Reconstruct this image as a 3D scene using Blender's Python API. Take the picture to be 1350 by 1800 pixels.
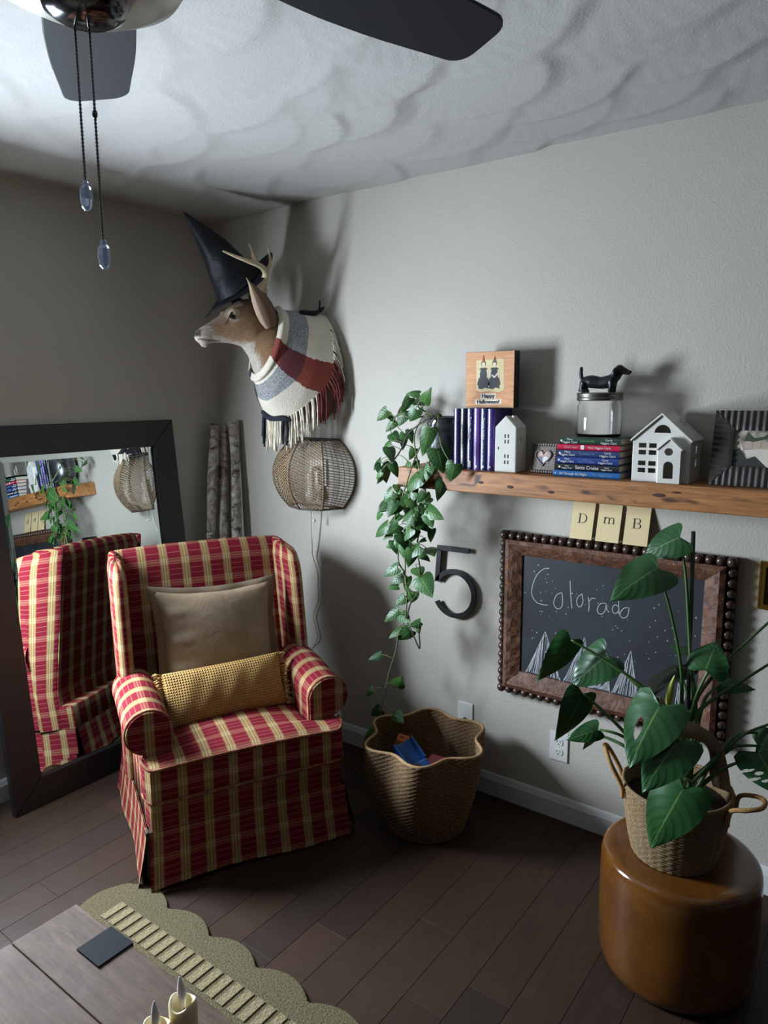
import bpy, bmesh, math, random
import numpy as np
from mathutils import Vector, Matrix, Euler
for o in list(bpy.data.objects): bpy.data.objects.remove(o)
SC = bpy.context.scene
COL = SC.collection
PI = math.pi
rnd = random.Random(7)

# ------------------------------------------------------------------ camera
def make_camera():
    yaw, pitch, roll = 0.640948666, 0.161625064, -0.00650559556
    f = Vector((-math.sin(yaw)*math.cos(pitch), math.cos(yaw)*math.cos(pitch), -math.sin(pitch)))
    r = Vector((math.cos(yaw), math.sin(yaw), 0)); u = r.cross(f)
    c, s = math.cos(roll), math.sin(roll)
    r2 = c*r + s*u; u2 = -s*r + c*u
    cd = bpy.data.cameras.new('camera'); cam = bpy.data.objects.new('camera', cd); COL.objects.link(cam)
    cd.sensor_fit = 'HORIZONTAL'; cd.sensor_width = 36.0; cd.lens = 1262.47759/1350*36.0
    cd.clip_start = 0.02
    m = Matrix((( r2.x, u2.x, -f.x, 2.83768692), (r2.y, u2.y, -f.y, -2.42716864), (r2.z, u2.z, -f.z, 1.60664419), (0,0,0,1)))
    cam.matrix_world = m
    SC.camera = cam
make_camera()

# ------------------------------------------------------------------ light
SC.view_settings.view_transform = 'Standard'
SC.view_settings.look = 'None'
SC.view_settings.gamma = 1.0
SC.view_settings.exposure = 0.27
SC.view_settings.use_curve_mapping = False
world = bpy.data.worlds.new('world'); SC.world = world; world.use_nodes = True
bgn = world.node_tree.nodes['Background']
bgn.inputs[0].default_value = (0.62, 0.78, 1.0, 1); bgn.inputs[1].default_value = 1.0
WIN = dict(y0=-1.86, y1=-1.28, z0=0.82, z1=1.80)      # daylight window in the left wall, just out of frame
def area(name, loc, rot, sx, sy, power, col, spread=180):
    ld = bpy.data.lights.new(name, 'AREA'); ld.shape = 'RECTANGLE'; ld.size = sx; ld.size_y = sy
    ld.energy = power; ld.color = col; ld.spread = math.radians(spread)
    o = bpy.data.objects.new(name, ld); COL.objects.link(o); o.location = loc; o.rotation_euler = rot
    return o
# daylight entering by the window: bright sky
area('window_daylight', (-0.05, (WIN['y0']+WIN['y1'])/2, (WIN['z0']+WIN['z1'])/2), (0, -PI/2+math.radians(19), 0), WIN['z1']-WIN['z0']-.06, WIN['y1']-WIN['y0']-.06, 128, (0.75, 0.872, 1.0))

# ------------------------------------------------------------------ helpers
def lin(r, g, b):
    def c(v):
        v /= 255.0
        return v/12.92 if v <= .04045 else ((v+.055)/1.055)**2.4
    return (c(r), c(g), c(b), 1)
MATS = {}
class NT:
    def __init__(self, name):
        self.m = bpy.data.materials.new(name); self.m.use_nodes = True
        self.t = self.m.node_tree; self.t.nodes.clear()
        self.out = self.n('ShaderNodeOutputMaterial'); self.p = self.n('ShaderNodeBsdfPrincipled')
        self.l(self.p.outputs[0], self.out.inputs[0])
    def n(self, kind, **kw):
        nd = self.t.nodes.new(kind)
        for k, v in kw.items(): setattr(nd, k, v)
        return nd
    def l(self, a, b): self.t.links.new(a, b)
    def val(self, sock, v):
        if hasattr(v, 'is_output'): self.l(v, sock)
        else: sock.default_value = v
    def math(self, op, a, b=0.0, c=0.0, clamp=False):
        nd = self.n('ShaderNodeMath', operation=op, use_clamp=clamp)
        for i, v in enumerate((a, b, c)): self.val(nd.inputs[i], v)
        return nd.outputs[0]
    def mix(self, fac, a, b, mode='MIX'):
        nd = self.n('ShaderNodeMix', data_type='RGBA', blend_type=mode)
        self.val(nd.inputs[0], fac); self.val(nd.inputs[6], a); self.val(nd.inputs[7], b)
        return nd.outputs[2]
    def coord(self, kind='Object', scale=(1,1,1), rot=(0,0,0), loc=(0,0,0)):
        tc = self.n('ShaderNodeTexCoord'); mp = self.n('ShaderNodeMapping')
        mp.inputs['Scale'].default_value = scale; mp.inputs['Rotation'].default_value = rot; mp.inputs['Location'].default_value = loc
        self.l(tc.outputs[kind], mp.inputs[0]); return mp.outputs[0]
    def noise(self, vec, scale=5, detail=3, rough=.5, dist=0):
        nd = self.n('ShaderNodeTexNoise'); self.l(vec, nd.inputs['Vector'])
        nd.inputs['Scale'].default_value = scale; nd.inputs['Detail'].default_value = detail
        nd.inputs['Roughness'].default_value = rough; nd.inputs['Distortion'].default_value = dist
        return nd.outputs[0]
    def ramp(self, fac, stops, interp='LINEAR'):
        nd = self.n('ShaderNodeValToRGB'); cr = nd.color_ramp; cr.interpolation = interp
        while len(cr.elements) < len(stops): cr.elements.new(.5)
        for e, (p, c) in zip(cr.elements, stops): e.position = p; e.color = c if len(c) == 4 else (*c, 1)
        self.l(fac, nd.inputs[0]); return nd.outputs[0]
    def bump(self, h, strength=.3, dist=.01, prev=None):
        nd = self.n('ShaderNodeBump'); nd.inputs['Strength'].default_value = strength; nd.inputs['Distance'].default_value = dist
        self.l(h, nd.inputs['Height'])
        if prev is not None: self.l(prev, nd.inputs['Normal'])
        return nd.outputs[0]
    def normal(self, nrm): self.l(nrm, self.p.inputs['Normal'])
    def base(self, v): self.val(self.p.inputs['Base Color'], v)
    def rough(self, v): self.val(self.p.inputs['Roughness'], v)
    def metal(self, v): self.val(self.p.inputs['Metallic'], v)
def W(v): return (v, v, v, 1)
def plain(name, col, rough=.6, metal=0.0, var=.12, vscale=12, bump=0.0, bscale=60, spec=None, coat=0.0):
    """A single-colour procedural material with slight tone variation and relief."""
    if name in MATS: return MATS[name]
    t = NT(name); v = t.coord('Object')
    n = t.noise(v, vscale, 4, .6)
    a = tuple(min(1, c*(1-var)) for c in col[:3]) + (1,); b = tuple(min(1, c*(1+var)) for c in col[:3]) + (1,)
    t.base(t.ramp(n, [(.25, a), (.75, b)])); t.rough(rough); t.metal(metal)
    if bump: t.normal(t.bump(t.noise(v, bscale, 4, .6), bump, .004))
    if spec is not None: t.p.inputs['Specular IOR Level'].default_value = spec
    if coat: t.p.inputs['Coat Weight'].default_value = coat; t.p.inputs['Coat Roughness'].default_value = .08
    MATS[name] = t.m; return t.m
def done(name, t): MATS[name] = t.m; return t.m

class MB:
    """Collects shapes and links them as ONE mesh object."""
    def __init__(self): self.v = []; self.f = []; self.uv = []
    def add(self, verts, faces, M=None, uvs=None):
        b = len(self.v)
        for p in verts:
            p = Vector(p); self.v.append(tuple(M @ p) if M is not None else tuple(p))
        for i, f in enumerate(faces):
            self.f.append(tuple(b+k for k in f)); self.uv.append(uvs[i] if uvs else None)
        return self
    def box(self, lo, hi, M=None):
        (x0,y0,z0),(x1,y1,z1) = lo, hi
        vs = [(x0,y0,z0),(x1,y0,z0),(x1,y1,z0),(x0,y1,z0),(x0,y0,z1),(x1,y0,z1),(x1,y1,z1),(x0,y1,z1)]
        fs = [(0,3,2,1),(4,5,6,7),(0,1,5,4),(1,2,6,5),(2,3,7,6),(3,0,4,7)]
        ax = [(0,1),(0,1),(0,2),(1,2),(0,2),(1,2)]
        uv = [[(vs[k][a], vs[k][b]) for k in f] for f, (a, b) in zip(fs, ax)]
        return self.add(vs, fs, M, uv)
    def tube(self, pts, r, n=8, caps=True, M=None):
        pts = [Vector(p) for p in pts]; m = len(pts)
        rs = r if isinstance(r, (list, tuple)) else [r]*m
        verts = []; nrm = None; L = 0; Ls = []
        for i, p in enumerate(pts):
            t = (pts[min(i+1, m-1)] - pts[max(i-1, 0)])
            t = t.normalized() if t.length > 1e-9 else Vector((0,0,1))
            if nrm is None:
                nrm = t.orthogonal().normalized()
            else:
                nrm = nrm - t*nrm.dot(t); nrm = nrm.normalized() if nrm.length > 1e-6 else t.orthogonal().normalized()
            bi = t.cross(nrm)
            if i: L += (p - pts[i-1]).length
            Ls.append(L)
            for k in range(n):
                a = 2*PI*k/n; verts.append(p + (nrm*math.cos(a) + bi*math.sin(a))*rs[i])
        faces = []; uvs = []
        for i in range(m-1):
            for k in range(n):
                k2 = (k+1) % n; faces.append((i*n+k, i*n+k2, (i+1)*n+k2, (i+1)*n+k))
                a, b = k/n, (k+1)/n
                uvs.append([(a, Ls[i]), (b, Ls[i]), (b, Ls[i+1]), (a, Ls[i+1])])
        if caps:
            faces.append(tuple(reversed(range(n)))); uvs.append([(0,0)]*n)
            faces.append(tuple((m-1)*n+k for k in range(n))); uvs.append([(0,0)]*n)
        return self.add(verts, faces, M, uvs)
    def rings(self, rings, caps=(True, True), closed=True, M=None, uscale=None):
        """Loft through equally long rings of points; uv in metres."""
        n = len(rings[0]); verts = [p for r in rings for p in r]; faces = []; uvs = []
        V = [[Vector(p) for p in r] for r in rings]
        al = []; 
        for r in V:
            a = [0]
            for k in range(n): a.append(a[-1] + (r[(k+1) % n]-r[k]).length)
            al.append(a)
        mid = al[len(al)//2]
        vl = [0]
        for i in range(1, len(V)): vl.append(vl[-1] + sum((V[i][k]-V[i-1][k]).length for k in range(0, n, max(1, n//8)))/len(range(0, n, max(1, n//8))))
        for i in range(len(rings)-1):
            for k in range(n if closed else n-1):
                k2 = (k+1) % n
                faces.append((i*n+k, i*n+k2, (i+1)*n+k2, (i+1)*n+k))
                uvs.append([(mid[k], vl[i]), (mid[k+1], vl[i]), (mid[k+1], vl[i+1]), (mid[k], vl[i+1])])
        if caps[0]: faces.append(tuple(reversed(range(n)))); uvs.append([(p.x, p.y) for p in reversed(V[0])])
        if caps[1]: faces.append(tuple((len(rings)-1)*n+k for k in range(n))); uvs.append([(p.x, p.y) for p in V[-1]])
        return self.add(verts, faces, M, uvs)
    def lathe(self, prof, n=32, M=None, caps=(True, True)):
        return self.rings([[(r*math.cos(2*PI*k/n), r*math.sin(2*PI*k/n), z) for k in range(n)] for r, z in prof], caps, True, M)
    def grid(self, fn, nu, nv, M=None, uvf=None):
        verts = [fn(i/nu, j/nv) for j in range(nv+1) for i in range(nu+1)]
        faces = []; uvs = []
        for j in range(nv):
            for i in range(nu):
                q = [(i,j),(i+1,j),(i+1,j+1),(i,j+1)]
                faces.append(tuple(b*(nu+1)+a for a, b in q))
                uvs.append([(uvf(a/nu, b/nv) if uvf else (a/nu, b/nv)) for a, b in q])
        return self.add(verts, faces, M, uvs)
    def prism(self, poly, lo, hi, axis='z', M=None):
        """Extrude a 2-D outline along an axis: axis y -> poly is (x,z); axis x -> (y,z); axis z -> (x,y)."""
        n = len(poly)
        def P(p, h): return {'z': (p[0], p[1], h), 'y': (p[0], h, p[1]), 'x': (h, p[0], p[1])}[axis]
        verts = [P(p, lo) for p in poly] + [P(p, hi) for p in poly]
        faces = [tuple(reversed(range(n))), tuple(range(n, 2*n))]; uvs = [[poly[k] for k in reversed(range(n))], list(poly)]
        L = 0
        for k in range(n):
            k2 = (k+1) % n; d = math.dist(poly[k], poly[k2])
            faces.append((k, k2, n+k2, n+k)); uvs.append([(lo, L), (lo, L+d), (hi, L+d), (hi, L)]); L += d
        return self.add(verts, faces, M, uvs)
    def sphere(self, c, r, n=16, m=10, M=None, sc=(1,1,1)):
        c = Vector(c); pr = []
        verts = [c + Vector((0,0,-r*sc[2]))]
        for j in range(1, m):
            a = -PI/2 + PI*j/m
            for k in range(n):
                b = 2*PI*k/n; verts.append(c + Vector((r*sc[0]*math.cos(a)*math.cos(b), r*sc[1]*math.cos(a)*math.sin(b), r*sc[2]*math.sin(a))))
        verts.append(c + Vector((0,0,r*sc[2])))
        faces = [(0, 1+(k+1) % n, 1+k) for k in range(n)]
        for j in range(m-2):
            for k in range(n):
                k2 = (k+1) % n; faces.append((1+j*n+k, 1+j*n+k2, 1+(j+1)*n+k2, 1+(j+1)*n+k))
        top = len(verts)-1; faces += [(1+(m-2)*n+k, 1+(m-2)*n+(k+1) % n, top) for k in range(n)]
        return self.add(verts, faces, M)
    def mesh(self, name):
        me = bpy.data.meshes.new(name); me.from_pydata(self.v, [], self.f); 
        if any(u for u in self.uv):
            ul = me.uv_layers.new(name='UVMap'); k = 0
            for f, u in zip(self.f, self.uv):
                for j in range(len(f)):
                    ul.data[k].uv = u[j] if u else (0, 0); k += 1
        me.validate(); me.update(); return me
    def build(self, name, mat, parent=None, smooth=False, angle=None, bevel=0, recalc=True, loc=None, rot=None, **props):
        me = self.mesh(name)
        bm = bmesh.new(); bm.from_mesh(me)
        if recalc: bmesh.ops.recalc_face_normals(bm, faces=bm.faces)
        if bevel:
            es = [e for e in bm.edges if len(e.link_faces) == 2 and e.calc_face_angle(0) > .5]
            bmesh.ops.bevel(bm, geom=es, offset=bevel, segments=2, affect='EDGES', profile=.5, clamp_overlap=True)
        bm.to_mesh(me); bm.free()
        return link(name, me, mat, parent, smooth, angle, loc, rot, **props)
def link(name, me, mat, parent=None, smooth=False, angle=None, loc=None, rot=None, **props):
    o = bpy.data.objects.new(name, me); COL.objects.link(o)
    if mat is not None:
        me.materials.clear(); me.materials.append(mat)
    if smooth or angle:
        me.polygons.foreach_set('use_smooth', [True]*len(me.polygons))
        if angle: 
            try: me.set_sharp_from_angle(angle=math.radians(angle))
            except Exception: pass
    if parent is not None: o.parent = parent
    if loc is not None: o.location = loc
    if rot is not None: o.rotation_euler = rot
    for k, v in props.items(): o[k] = v
    return o
def tag(o, label, cat, group=None):
    o['label'] = label; o['category'] = cat
    if group: o['group'] = group
    return o
def thing(name, label, cat, loc=(0,0,0), rot=(0,0,0), group=None):
    o = bpy.data.objects.new(name, None); COL.objects.link(o); o.empty_display_size = .05
    o.location = loc; o.rotation_euler = rot
    return tag(o, label, cat, group)
def part(name, me, mat, parent, loc=(0,0,0), rot=(0,0,0), scale=(1,1,1)):
    """Another object that shares mesh data with its look-alikes."""
    o = bpy.data.objects.new(name, me); COL.objects.link(o); o.parent = parent
    if mat is not None and not me.materials: me.materials.append(mat)
    o.location = loc; o.rotation_euler = rot; o.scale = scale; return o
def bake(o, mods, smooth=True):
    """Apply modifiers [(type, {props})] without operators."""
    for k, pr in mods:
        m = o.modifiers.new(k, k)
        for a, b in pr.items(): setattr(m, a, b)
    dg = bpy.context.evaluated_depsgraph_get(); dg.update()
    me = bpy.data.meshes.new_from_object(o.evaluated_get(dg), preserve_all_data_layers=True, depsgraph=dg)
    o.modifiers.clear(); old = o.data; o.data = me
    if smooth: me.polygons.foreach_set('use_smooth', [True]*len(me.polygons))
    return o
def cut(o, cutters):
    """Boolean difference with throw-away cutter meshes."""
    tmp = []
    for c in cutters:
        co = c.build('cutter', None); co.parent = o.parent; co.matrix_parent_inverse = o.matrix_parent_inverse; tmp.append(co)
    bpy.context.view_layer.update()
    bake(o, [('BOOLEAN', dict(operation='DIFFERENCE', object=co, solver='EXACT')) for co in tmp], smooth=False)
    for co in tmp: bpy.data.objects.remove(co)
    return o
def text(body, name, mat, parent, size, loc, rot, depth=.0004, align='CENTER', sx=1.0, offset=0.0):
    cu = bpy.data.curves.new(name, 'FONT'); cu.body = body; cu.size = size; cu.align_x = align; cu.align_y = 'CENTER'; cu.extrude = depth; cu.offset = offset
    cu.resolution_u = 3
    to = bpy.data.objects.new('tmp', cu); COL.objects.link(to)
    dg = bpy.context.evaluated_depsgraph_get(); dg.update()
    me = bpy.data.meshes.new_from_object(to.evaluated_get(dg)); bpy.data.objects.remove(to); bpy.data.curves.remove(cu)
    o = link(name, me, mat, parent); o.location = loc; o.rotation_euler = rot; o.scale = (sx, 1, 1); return o
def smoothpath(pts, n=8):
    """Catmull-Rom through points."""
    P = [Vector(p) for p in pts]; out = []
    for i in range(len(P)-1):
        a, b, c, d = P[max(i-1,0)], P[i], P[i+1], P[min(i+2, len(P)-1)]
        for k in range(n):
            t = k/n
            out.append(.5*((2*b) + (c-a)*t + (2*a-5*b+4*c-d)*t*t + (3*b-a-3*c+d)*t**3))
    out.append(P[-1]); return out
def struct(o): o['kind'] = 'structure'; return o

# ------------------------------------------------------------------ the room
RX, RY, RZ = 6.6, -6.4, 2.44
def m_wall():
    t = NT('wall_paint'); v = t.coord('Object')
    t.base(t.ramp(t.noise(v, 1.6, 3), [(.3, lin(181,175,163)), (.7, lin(187,181,170))])); t.rough(.62)
    n = t.noise(v, 130, 2, .5); t.normal(t.bump(n, .4, .0028)); return t.m
WALL = m_wall(); DARKWALL = plain('bounce_cut_wall_tone', lin(82,92,106), .7, var=.03)  # DARKWALL: dark bluish tone made up for unseen walls, cuts and cools bounced light
def m_ceil():
    t = NT('ceiling_paint'); v = t.coord('Object')
    t.base(t.ramp(t.noise(v, 2.0, 3), [(.3, lin(176,174,170)), (.7, lin(182,180,177))])); t.rough(.75)
    t.normal(t.bump(t.noise(v, 150, 3, .6), .35, .004)); return t.m
CEIL = m_ceil()
WHITE_TRIM = plain('white_trim_paint', lin(205,204,202), .42, var=.02)
T = .14
struct(MB().box((-T, 0, 0), (RX+T, T, RZ)).build('wall_right', WALL))
w = MB()
w.box((-T, WIN['y1'], 0), (0, 0, RZ)).box((-T, RY, 0), (0, WIN['y0'], RZ))
w.box((-T, WIN['y0'], 0), (0, WIN['y1'], WIN['z0'])).box((-T, WIN['y0'], WIN['z1']), (0, WIN['y1'], RZ))
struct(w.build('wall_left', WALL))
struct(MB().box((-T, RY-T, 0), (RX+T, RY, RZ)).build('wall_rear', DARKWALL))
struct(MB().box((RX, RY, 0), (RX+T, 0, RZ)).build('wall_far', DARKWALL))
# window casing and sashes (out of frame, the light comes through it)
wn = MB(); y0, y1, z0, z1 = WIN['y0'], WIN['y1'], WIN['z0'], WIN['z1']
wn.box((-.02, y0-.0, z1), (.018, y1, z1+.06)).box((-.02, y0, z0-.06), (.03, y1, z0)).box((-.02, y0-.06, z0-.06), (.018, y0, z1+.06)).box((-.02, y1, z0-.06), (.018, y1+.06, z1+.06))
win = struct(wn.build('window_1', WHITE_TRIM))
sh = MB(); sh.box((-.03, y0, (z0+z1)/2-.02), (-.012, y1, (z0+z1)/2+.02))
for a in (y0, y1-.03): sh.box((-.03, a, z0), (-.012, a+.03, z1))
sh.build('sash', WHITE_TRIM, win)

# ceiling: overlapping trowelled fans, real relief
def ceiling():
    step = .0115; CX_, CY_ = 3.6, -3.0; nx = int(CX_/step); ny = int(-CY_/step)
    X, Y = np.meshgrid(np.linspace(0, CX_, nx+1), np.linspace(0, CY_, ny+1))
    Hh = np.zeros_like(X); rg = np.random.default_rng(3)
    R0 = .30; row = 0; y = .30
    while y > CY_-.4:
        xs = (np.arange(-.3, CX_+.4, .34) + (row % 2)*.17)[::-1]
        for x in xs:
            cx = x + rg.normal(0, .05); cy = y + rg.normal(0, .04); R = R0*rg.uniform(.8, 1.15)
            dx, dy = X-cx, Y-cy; r = np.hypot(dx, dy)
            tilt = rg.normal(.9, .6); tly = rg.normal(.8, .6)
            hh = .0042*(r/R)**1.8*rg.uniform(.5, 1.2) + .0005*np.sin(np.arctan2(dy, dx)*30 + rg.uniform(0, 6))*(r/R)
            hh = .004 + hh + .0036*(tilt*dx + tly*dy)/R
            wq = np.clip(1-(r-R)/rg.uniform(.035, .065), 0, 1)**1.2; he = .0040 + .0042*.8 + .0036*(tilt*dx + tly*dy)/np.maximum(r, .01)
            Hh = np.where(r < R, hh, Hh*(1-wq)+he*wq)
        y -= .17; row += 1
    verts = np.stack([X, Y, RZ - Hh], -1).reshape(-1, 3)
    idx = np.arange((nx+1)*(ny+1)).reshape(ny+1, nx+1)
    faces = np.stack([idx[:-1,:-1], idx[:-1,1:], idx[1:,1:], idx[1:,:-1]], -1).reshape(-1, 4)
    me = bpy.data.meshes.new('ceiling'); me.from_pydata(verts.tolist(), [], faces.tolist()); me.update()
    o = link('ceiling', me, CEIL, smooth=True); struct(o)
    MB().box((CX_, RY, RZ-.004), (RX, 0, RZ)).build('ceiling_field', CEIL, o); MB().box((0, RY, RZ-.004), (CX_, CY_, RZ)).build('ceiling_field', CEIL, o)
    MB().box((-T, RY-T, RZ+.001), (RX+T, T, RZ+.1)).build('ceiling_board', CEIL, o)
ceiling()

# floor: dark hand-scraped planks, each its own piece
def m_plank():
    t = NT('dark_floor_wood'); oi = t.n('ShaderNodeObjectInfo')
    v = t.coord('Object', (1, 1, 1)); add = t.n('ShaderNodeVectorMath', operation='ADD'); t.l(v, add.inputs[0])
    cmb = t.n('ShaderNodeCombineXYZ'); t.l(t.math('MULTIPLY', oi.outputs['Random'], 17), cmb.inputs[0]); t.l(t.math('MULTIPLY', oi.outputs['Random'], 9), cmb.inputs[1]); t.l(cmb.outputs[0], add.inputs[1])
    mp = t.n('ShaderNodeMapping'); mp.inputs['Scale'].default_value = (9, 1.3, 1); t.l(add.outputs[0], mp.inputs[0])
    g = t.noise(mp.outputs[0], 4, 6, .65, .8); big = t.noise(add.outputs[0], 5, 2)
    c1 = t.ramp(oi.outputs['Random'], [(0, lin(62,47,38)), (.35, lin(80,57,43)), (.6, lin(58,47,41)), (1, lin(90,64,47))])
    c2 = t.mix(t.math('MULTIPLY', g, .75), c1, lin(36,25,20)); c3 = t.mix(t.math('MULTIPLY', big, .35), c2, lin(70,48,38))
    t.base(t.mix(.34, c3, lin(18,15,13))); t.rough(t.math('MULTIPLY_ADD', g, .2, .42)); t.normal(t.bump(g, .25, .004, t.bump(big, .3, .02)))
    t.p.inputs['Specular IOR Level'].default_value = .2
    return t.m
PLANK = m_plank()
floor = struct(MB().box((-T, RY-T, -.06), (RX+T, T, -.014)).build('floor', plain('subfloor', lin(30,24,22), .8)))
def planks():
    wd = .1255; rr = random.Random(11); x = .01 - wd; cache = {}
    x = 0.094 - wd     # seams line up with those seen beside the stool
    PX_, PY_ = 3.6, -3.0
    while x < PX_:
        y = -rr.uniform(.1, 1.0); a = 0.0
        while a > PY_:
            b = max(y, PY_); x0, x1 = max(x+.0005, 0), min(x+wd-.0005, PX_)
            if x1-x0 > .01:
                c = .0009; lo, hi = b+.0004, a-.0004
                m = MB(); ring0 = [(x0,lo,-.014),(x1,lo,-.014),(x1,hi,-.014),(x0,hi,-.014)]
                ring1 = [(p[0],p[1],-c*.7) for p in ring0]; ring2 = [(x0+c,lo+c,0),(x1-c,lo+c,0),(x1-c,hi-c,0),(x0+c,hi-c,0)]
                m.rings([ring0, ring1, ring2]); m.build('plank', PLANK, floor)
            a = b; y = b - rr.uniform(.55, 1.25)
        x += wd
    MB().box((PX_, RY, -.014), (RX, 0, 0)).build('floor_field', PLANK, floor); MB().box((0, RY, -.014), (PX_, PY_, 0)).build('floor_field', PLANK, floor)
planks()
def baseboard(name, pts):
    """profile in (depth, height)."""
    pr = [(0,0),(.014,0),(.014,.066),(.011,.074),(.0085,.084),(.004,.089),(0,.09)]
    return pr
pr = [(0,0),(.014,0),(.014,.068),(.0115,.072),(.0105,.082),(.006,.090),(0,.092)]
struct(MB().prism([(-d, z) for d, z in pr], 0.0, RX, 'x').build('baseboard_right', WHITE_TRIM, angle=30))
struct(MB().prism([(d, z) for d, z in pr], RY, -.014, 'y').build('baseboard_left', WHITE_TRIM, angle=30))
# ------------------------------------------------------------------ armchair
def m_plaid():
    t = NT('red_plaid_fabric'); tc = t.n('ShaderNodeTexCoord'); sp = t.n('ShaderNodeSeparateXYZ'); t.l(tc.outputs['UV'], sp.inputs[0])
    per = .0845
    def frac(s): return t.math('FRACT', t.math('ADD', t.math('DIVIDE', s, per), 100.25))
    u, v = frac(sp.outputs[0]), frac(sp.outputs[1])
    K, B = W(1), W(0)
    band = t.ramp(u, [(0, B), (.30, K), (.68, B)], 'CONSTANT')
    lines = t.ramp(u, [(0, B), (.315, K), (.335, B), (.42, K), (.45, B), (.535, K), (.565, B), (.645, K), (.665, B)], 'CONSTANT')
    pale = t.ramp(u, [(0, B), (.45, K), (.535, B)], 'CONSTANT')
    vb = t.ramp(v, [(0, B), (.34, K), (.64, B)], 'CONSTANT')
    vl = t.ramp(v, [(0, B), (.10, K), (.13, B), (.36, K), (.385, B), (.47, K), (.51, B), (.60, K), (.625, B), (.86, K), (.89, B)], 'CONSTANT')
    n = t.noise(t.coord('UV'), 900, 1); n2 = t.noise(t.coord('Object'), 5, 2)
    red = t.mix(n2, lin(124,25,40), lin(108,21,36)); tan = lin(202,170,112)
    c = t.mix(t.math('MULTIPLY', vb, .20), red, lin(170,120,92))
    c = t.mix(t.math('MULTIPLY', vl, .30), c, lin(196,150,120))
    bnd = t.mix(t.math('MULTIPLY', vb, .55), lin(160,128,86), lin(198,178,128))
    bnd = t.mix(t.math('MULTIPLY', pale, .35), bnd, lin(192,174,130))
    bnd = t.mix(t.math('MULTIPLY', lines, .7), bnd, lin(84,70,44))
    bnd = t.mix(t.math('MULTIPLY', vl, .15), bnd, lin(130,50,52))
    c = t.mix(t.math('MULTIPLY', band, .93), c, bnd)
    c = t.mix(t.math('MULTIPLY', n, .22), c, lin(50,22,24))
    t.base(c); t.rough(.88); t.p.inputs['Specular IOR Level'].default_value = .12
    wv = t.noise(t.coord('UV'), 700, 2); t.normal(t.bump(wv, .35, .0015, t.bump(n2, .25, .02)))
    return done('red_plaid_fabric', t)
PLAID = m_plaid()
CH = thing('armchair', 'red and tan plaid wingback armchair with rolled arms and skirt', 'armchair', (.7738, -.6979, 0), (0, 0, math.atan2(-.457, .889)))
def soft(o, lv=2):
    return bake(o, [('SUBSURF', dict(levels=lv, render_levels=lv))])
def plan_slab(name, parent, hw, xs, zt, zb, ns=16, round_=.02, mat=PLAID, bulge=.0):
    """A cushion-like slab: half width hw(x), top zt(x,s), bottom zb; s in -1..1. UV = (y, x)/(y, z)."""
    m = MB(); nx = len(xs)-1
    def sp(i): return -1 + 2*i/ns
    top = [[(x, sp(i)*hw(x), zt(x, sp(i))) for i in range(ns+1)] for x in xs]
    bot = [[(x, sp(i)*hw(x), zb) for i in range(ns+1)] for x in xs]
    def quad(a, b, c, d, uv): m.add([a, b, c, d], [(0,1,2,3)], None, [uv])
    for j in range(nx):
        for i in range(ns):
            q = [top[j][i], top[j+1][i], top[j+1][i+1], top[j][i+1]]; quad(*q, [(p[1], p[0]) for p in q])
            q = [bot[j][i+1], bot[j+1][i+1], bot[j+1][i], bot[j][i]]; quad(*q, [(p[1], p[0]) for p in q])
    for i in range(ns):
        q = [bot[nx][i], bot[nx][i+1], top[nx][i+1], top[nx][i]]; quad(*q, [(p[1], p[2]) for p in q])
        q = [bot[0][i+1], bot[0][i], top[0][i], top[0][i+1]]; quad(*q, [(p[1], p[2]) for p in q])
    for j in range(nx):
        q = [bot[j][0], bot[j+1][0], top[j+1][0], top[j][0]]; quad(*q, [(p[0], p[2]) for p in q])
        q = [bot[j+1][ns], bot[j][ns], top[j][ns], top[j+1][ns]]; quad(*q, [(p[0], p[2]) for p in q])
    me = m.mesh(name); bm = bmesh.new(); bm.from_mesh(me); bmesh.ops.remove_doubles(bm, verts=bm.verts, dist=1e-5); bmesh.ops.recalc_face_normals(bm, faces=bm.faces)
    if round_:
        es = [e for e in bm.edges if len(e.link_faces) == 2 and e.calc_face_angle(0) > .9]
        bmesh.ops.bevel(bm, geom=es, offset=round_, segments=3, affect='EDGES', profile=.5, clamp_overlap=True)
    bm.to_mesh(me); bm.free()
    return link(name, me, mat, parent, smooth=True)
def sstep(a, b, x):
    t = min(1, max(0, (x-a)/(b-a))); return t*t*(3-2*t)
# seat cushion: T shaped, crowned
hwc = lambda x: .236 + (.352-.236)*sstep(.268, .285, x) - .018*sstep(.33, .372, x)
xs = [-.24,-.15,-.05,.05,.15,.22,.262,.272,.282,.30,.33,.35,.365,.372]
crown = lambda x, s: .424 + .028*(1-abs(s)**2.4)*sstep(-.3, .0, x)*(1-.55*sstep(.2, .37, x)) - .012*sstep(.345, .372, x) + .012*math.exp(-((s-.98)/.12)**2)*sstep(.25,.33,x) 
seat = plan_slab('seat_cushion', CH, hwc, xs, crown, .298, 24, .016)
pip = MB()
edge = [(.345, .3545, .418)]
pts = [(.288, -.353, .424), (.33, -.348, .424), (.363, -.334, .418)] + [(.3745, y, .417+.010*(1-(y/.33)**2)) for y in np.linspace(-.31, .31, 13)] + [(.363, .334, .424), (.33, .348, .43), (.288, .353, .43)]
pip.tube(smoothpath(pts, 3), .0055, 6); pip.build('piping', PLAID, seat, smooth=True)
pip = MB(); pip.tube(smoothpath([(p[0], p[1], .302) for p in pts], 3), .005, 6); pip.build('piping', PLAID, seat, smooth=True)
# base under the cushion
base = plan_slab('seat_base', CH, lambda x: .345 - .01*sstep(.32,.356,x), [-.33,-.2,0,.2,.30,.34,.356], lambda x, s: .298, .185, 12, .012)
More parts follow.
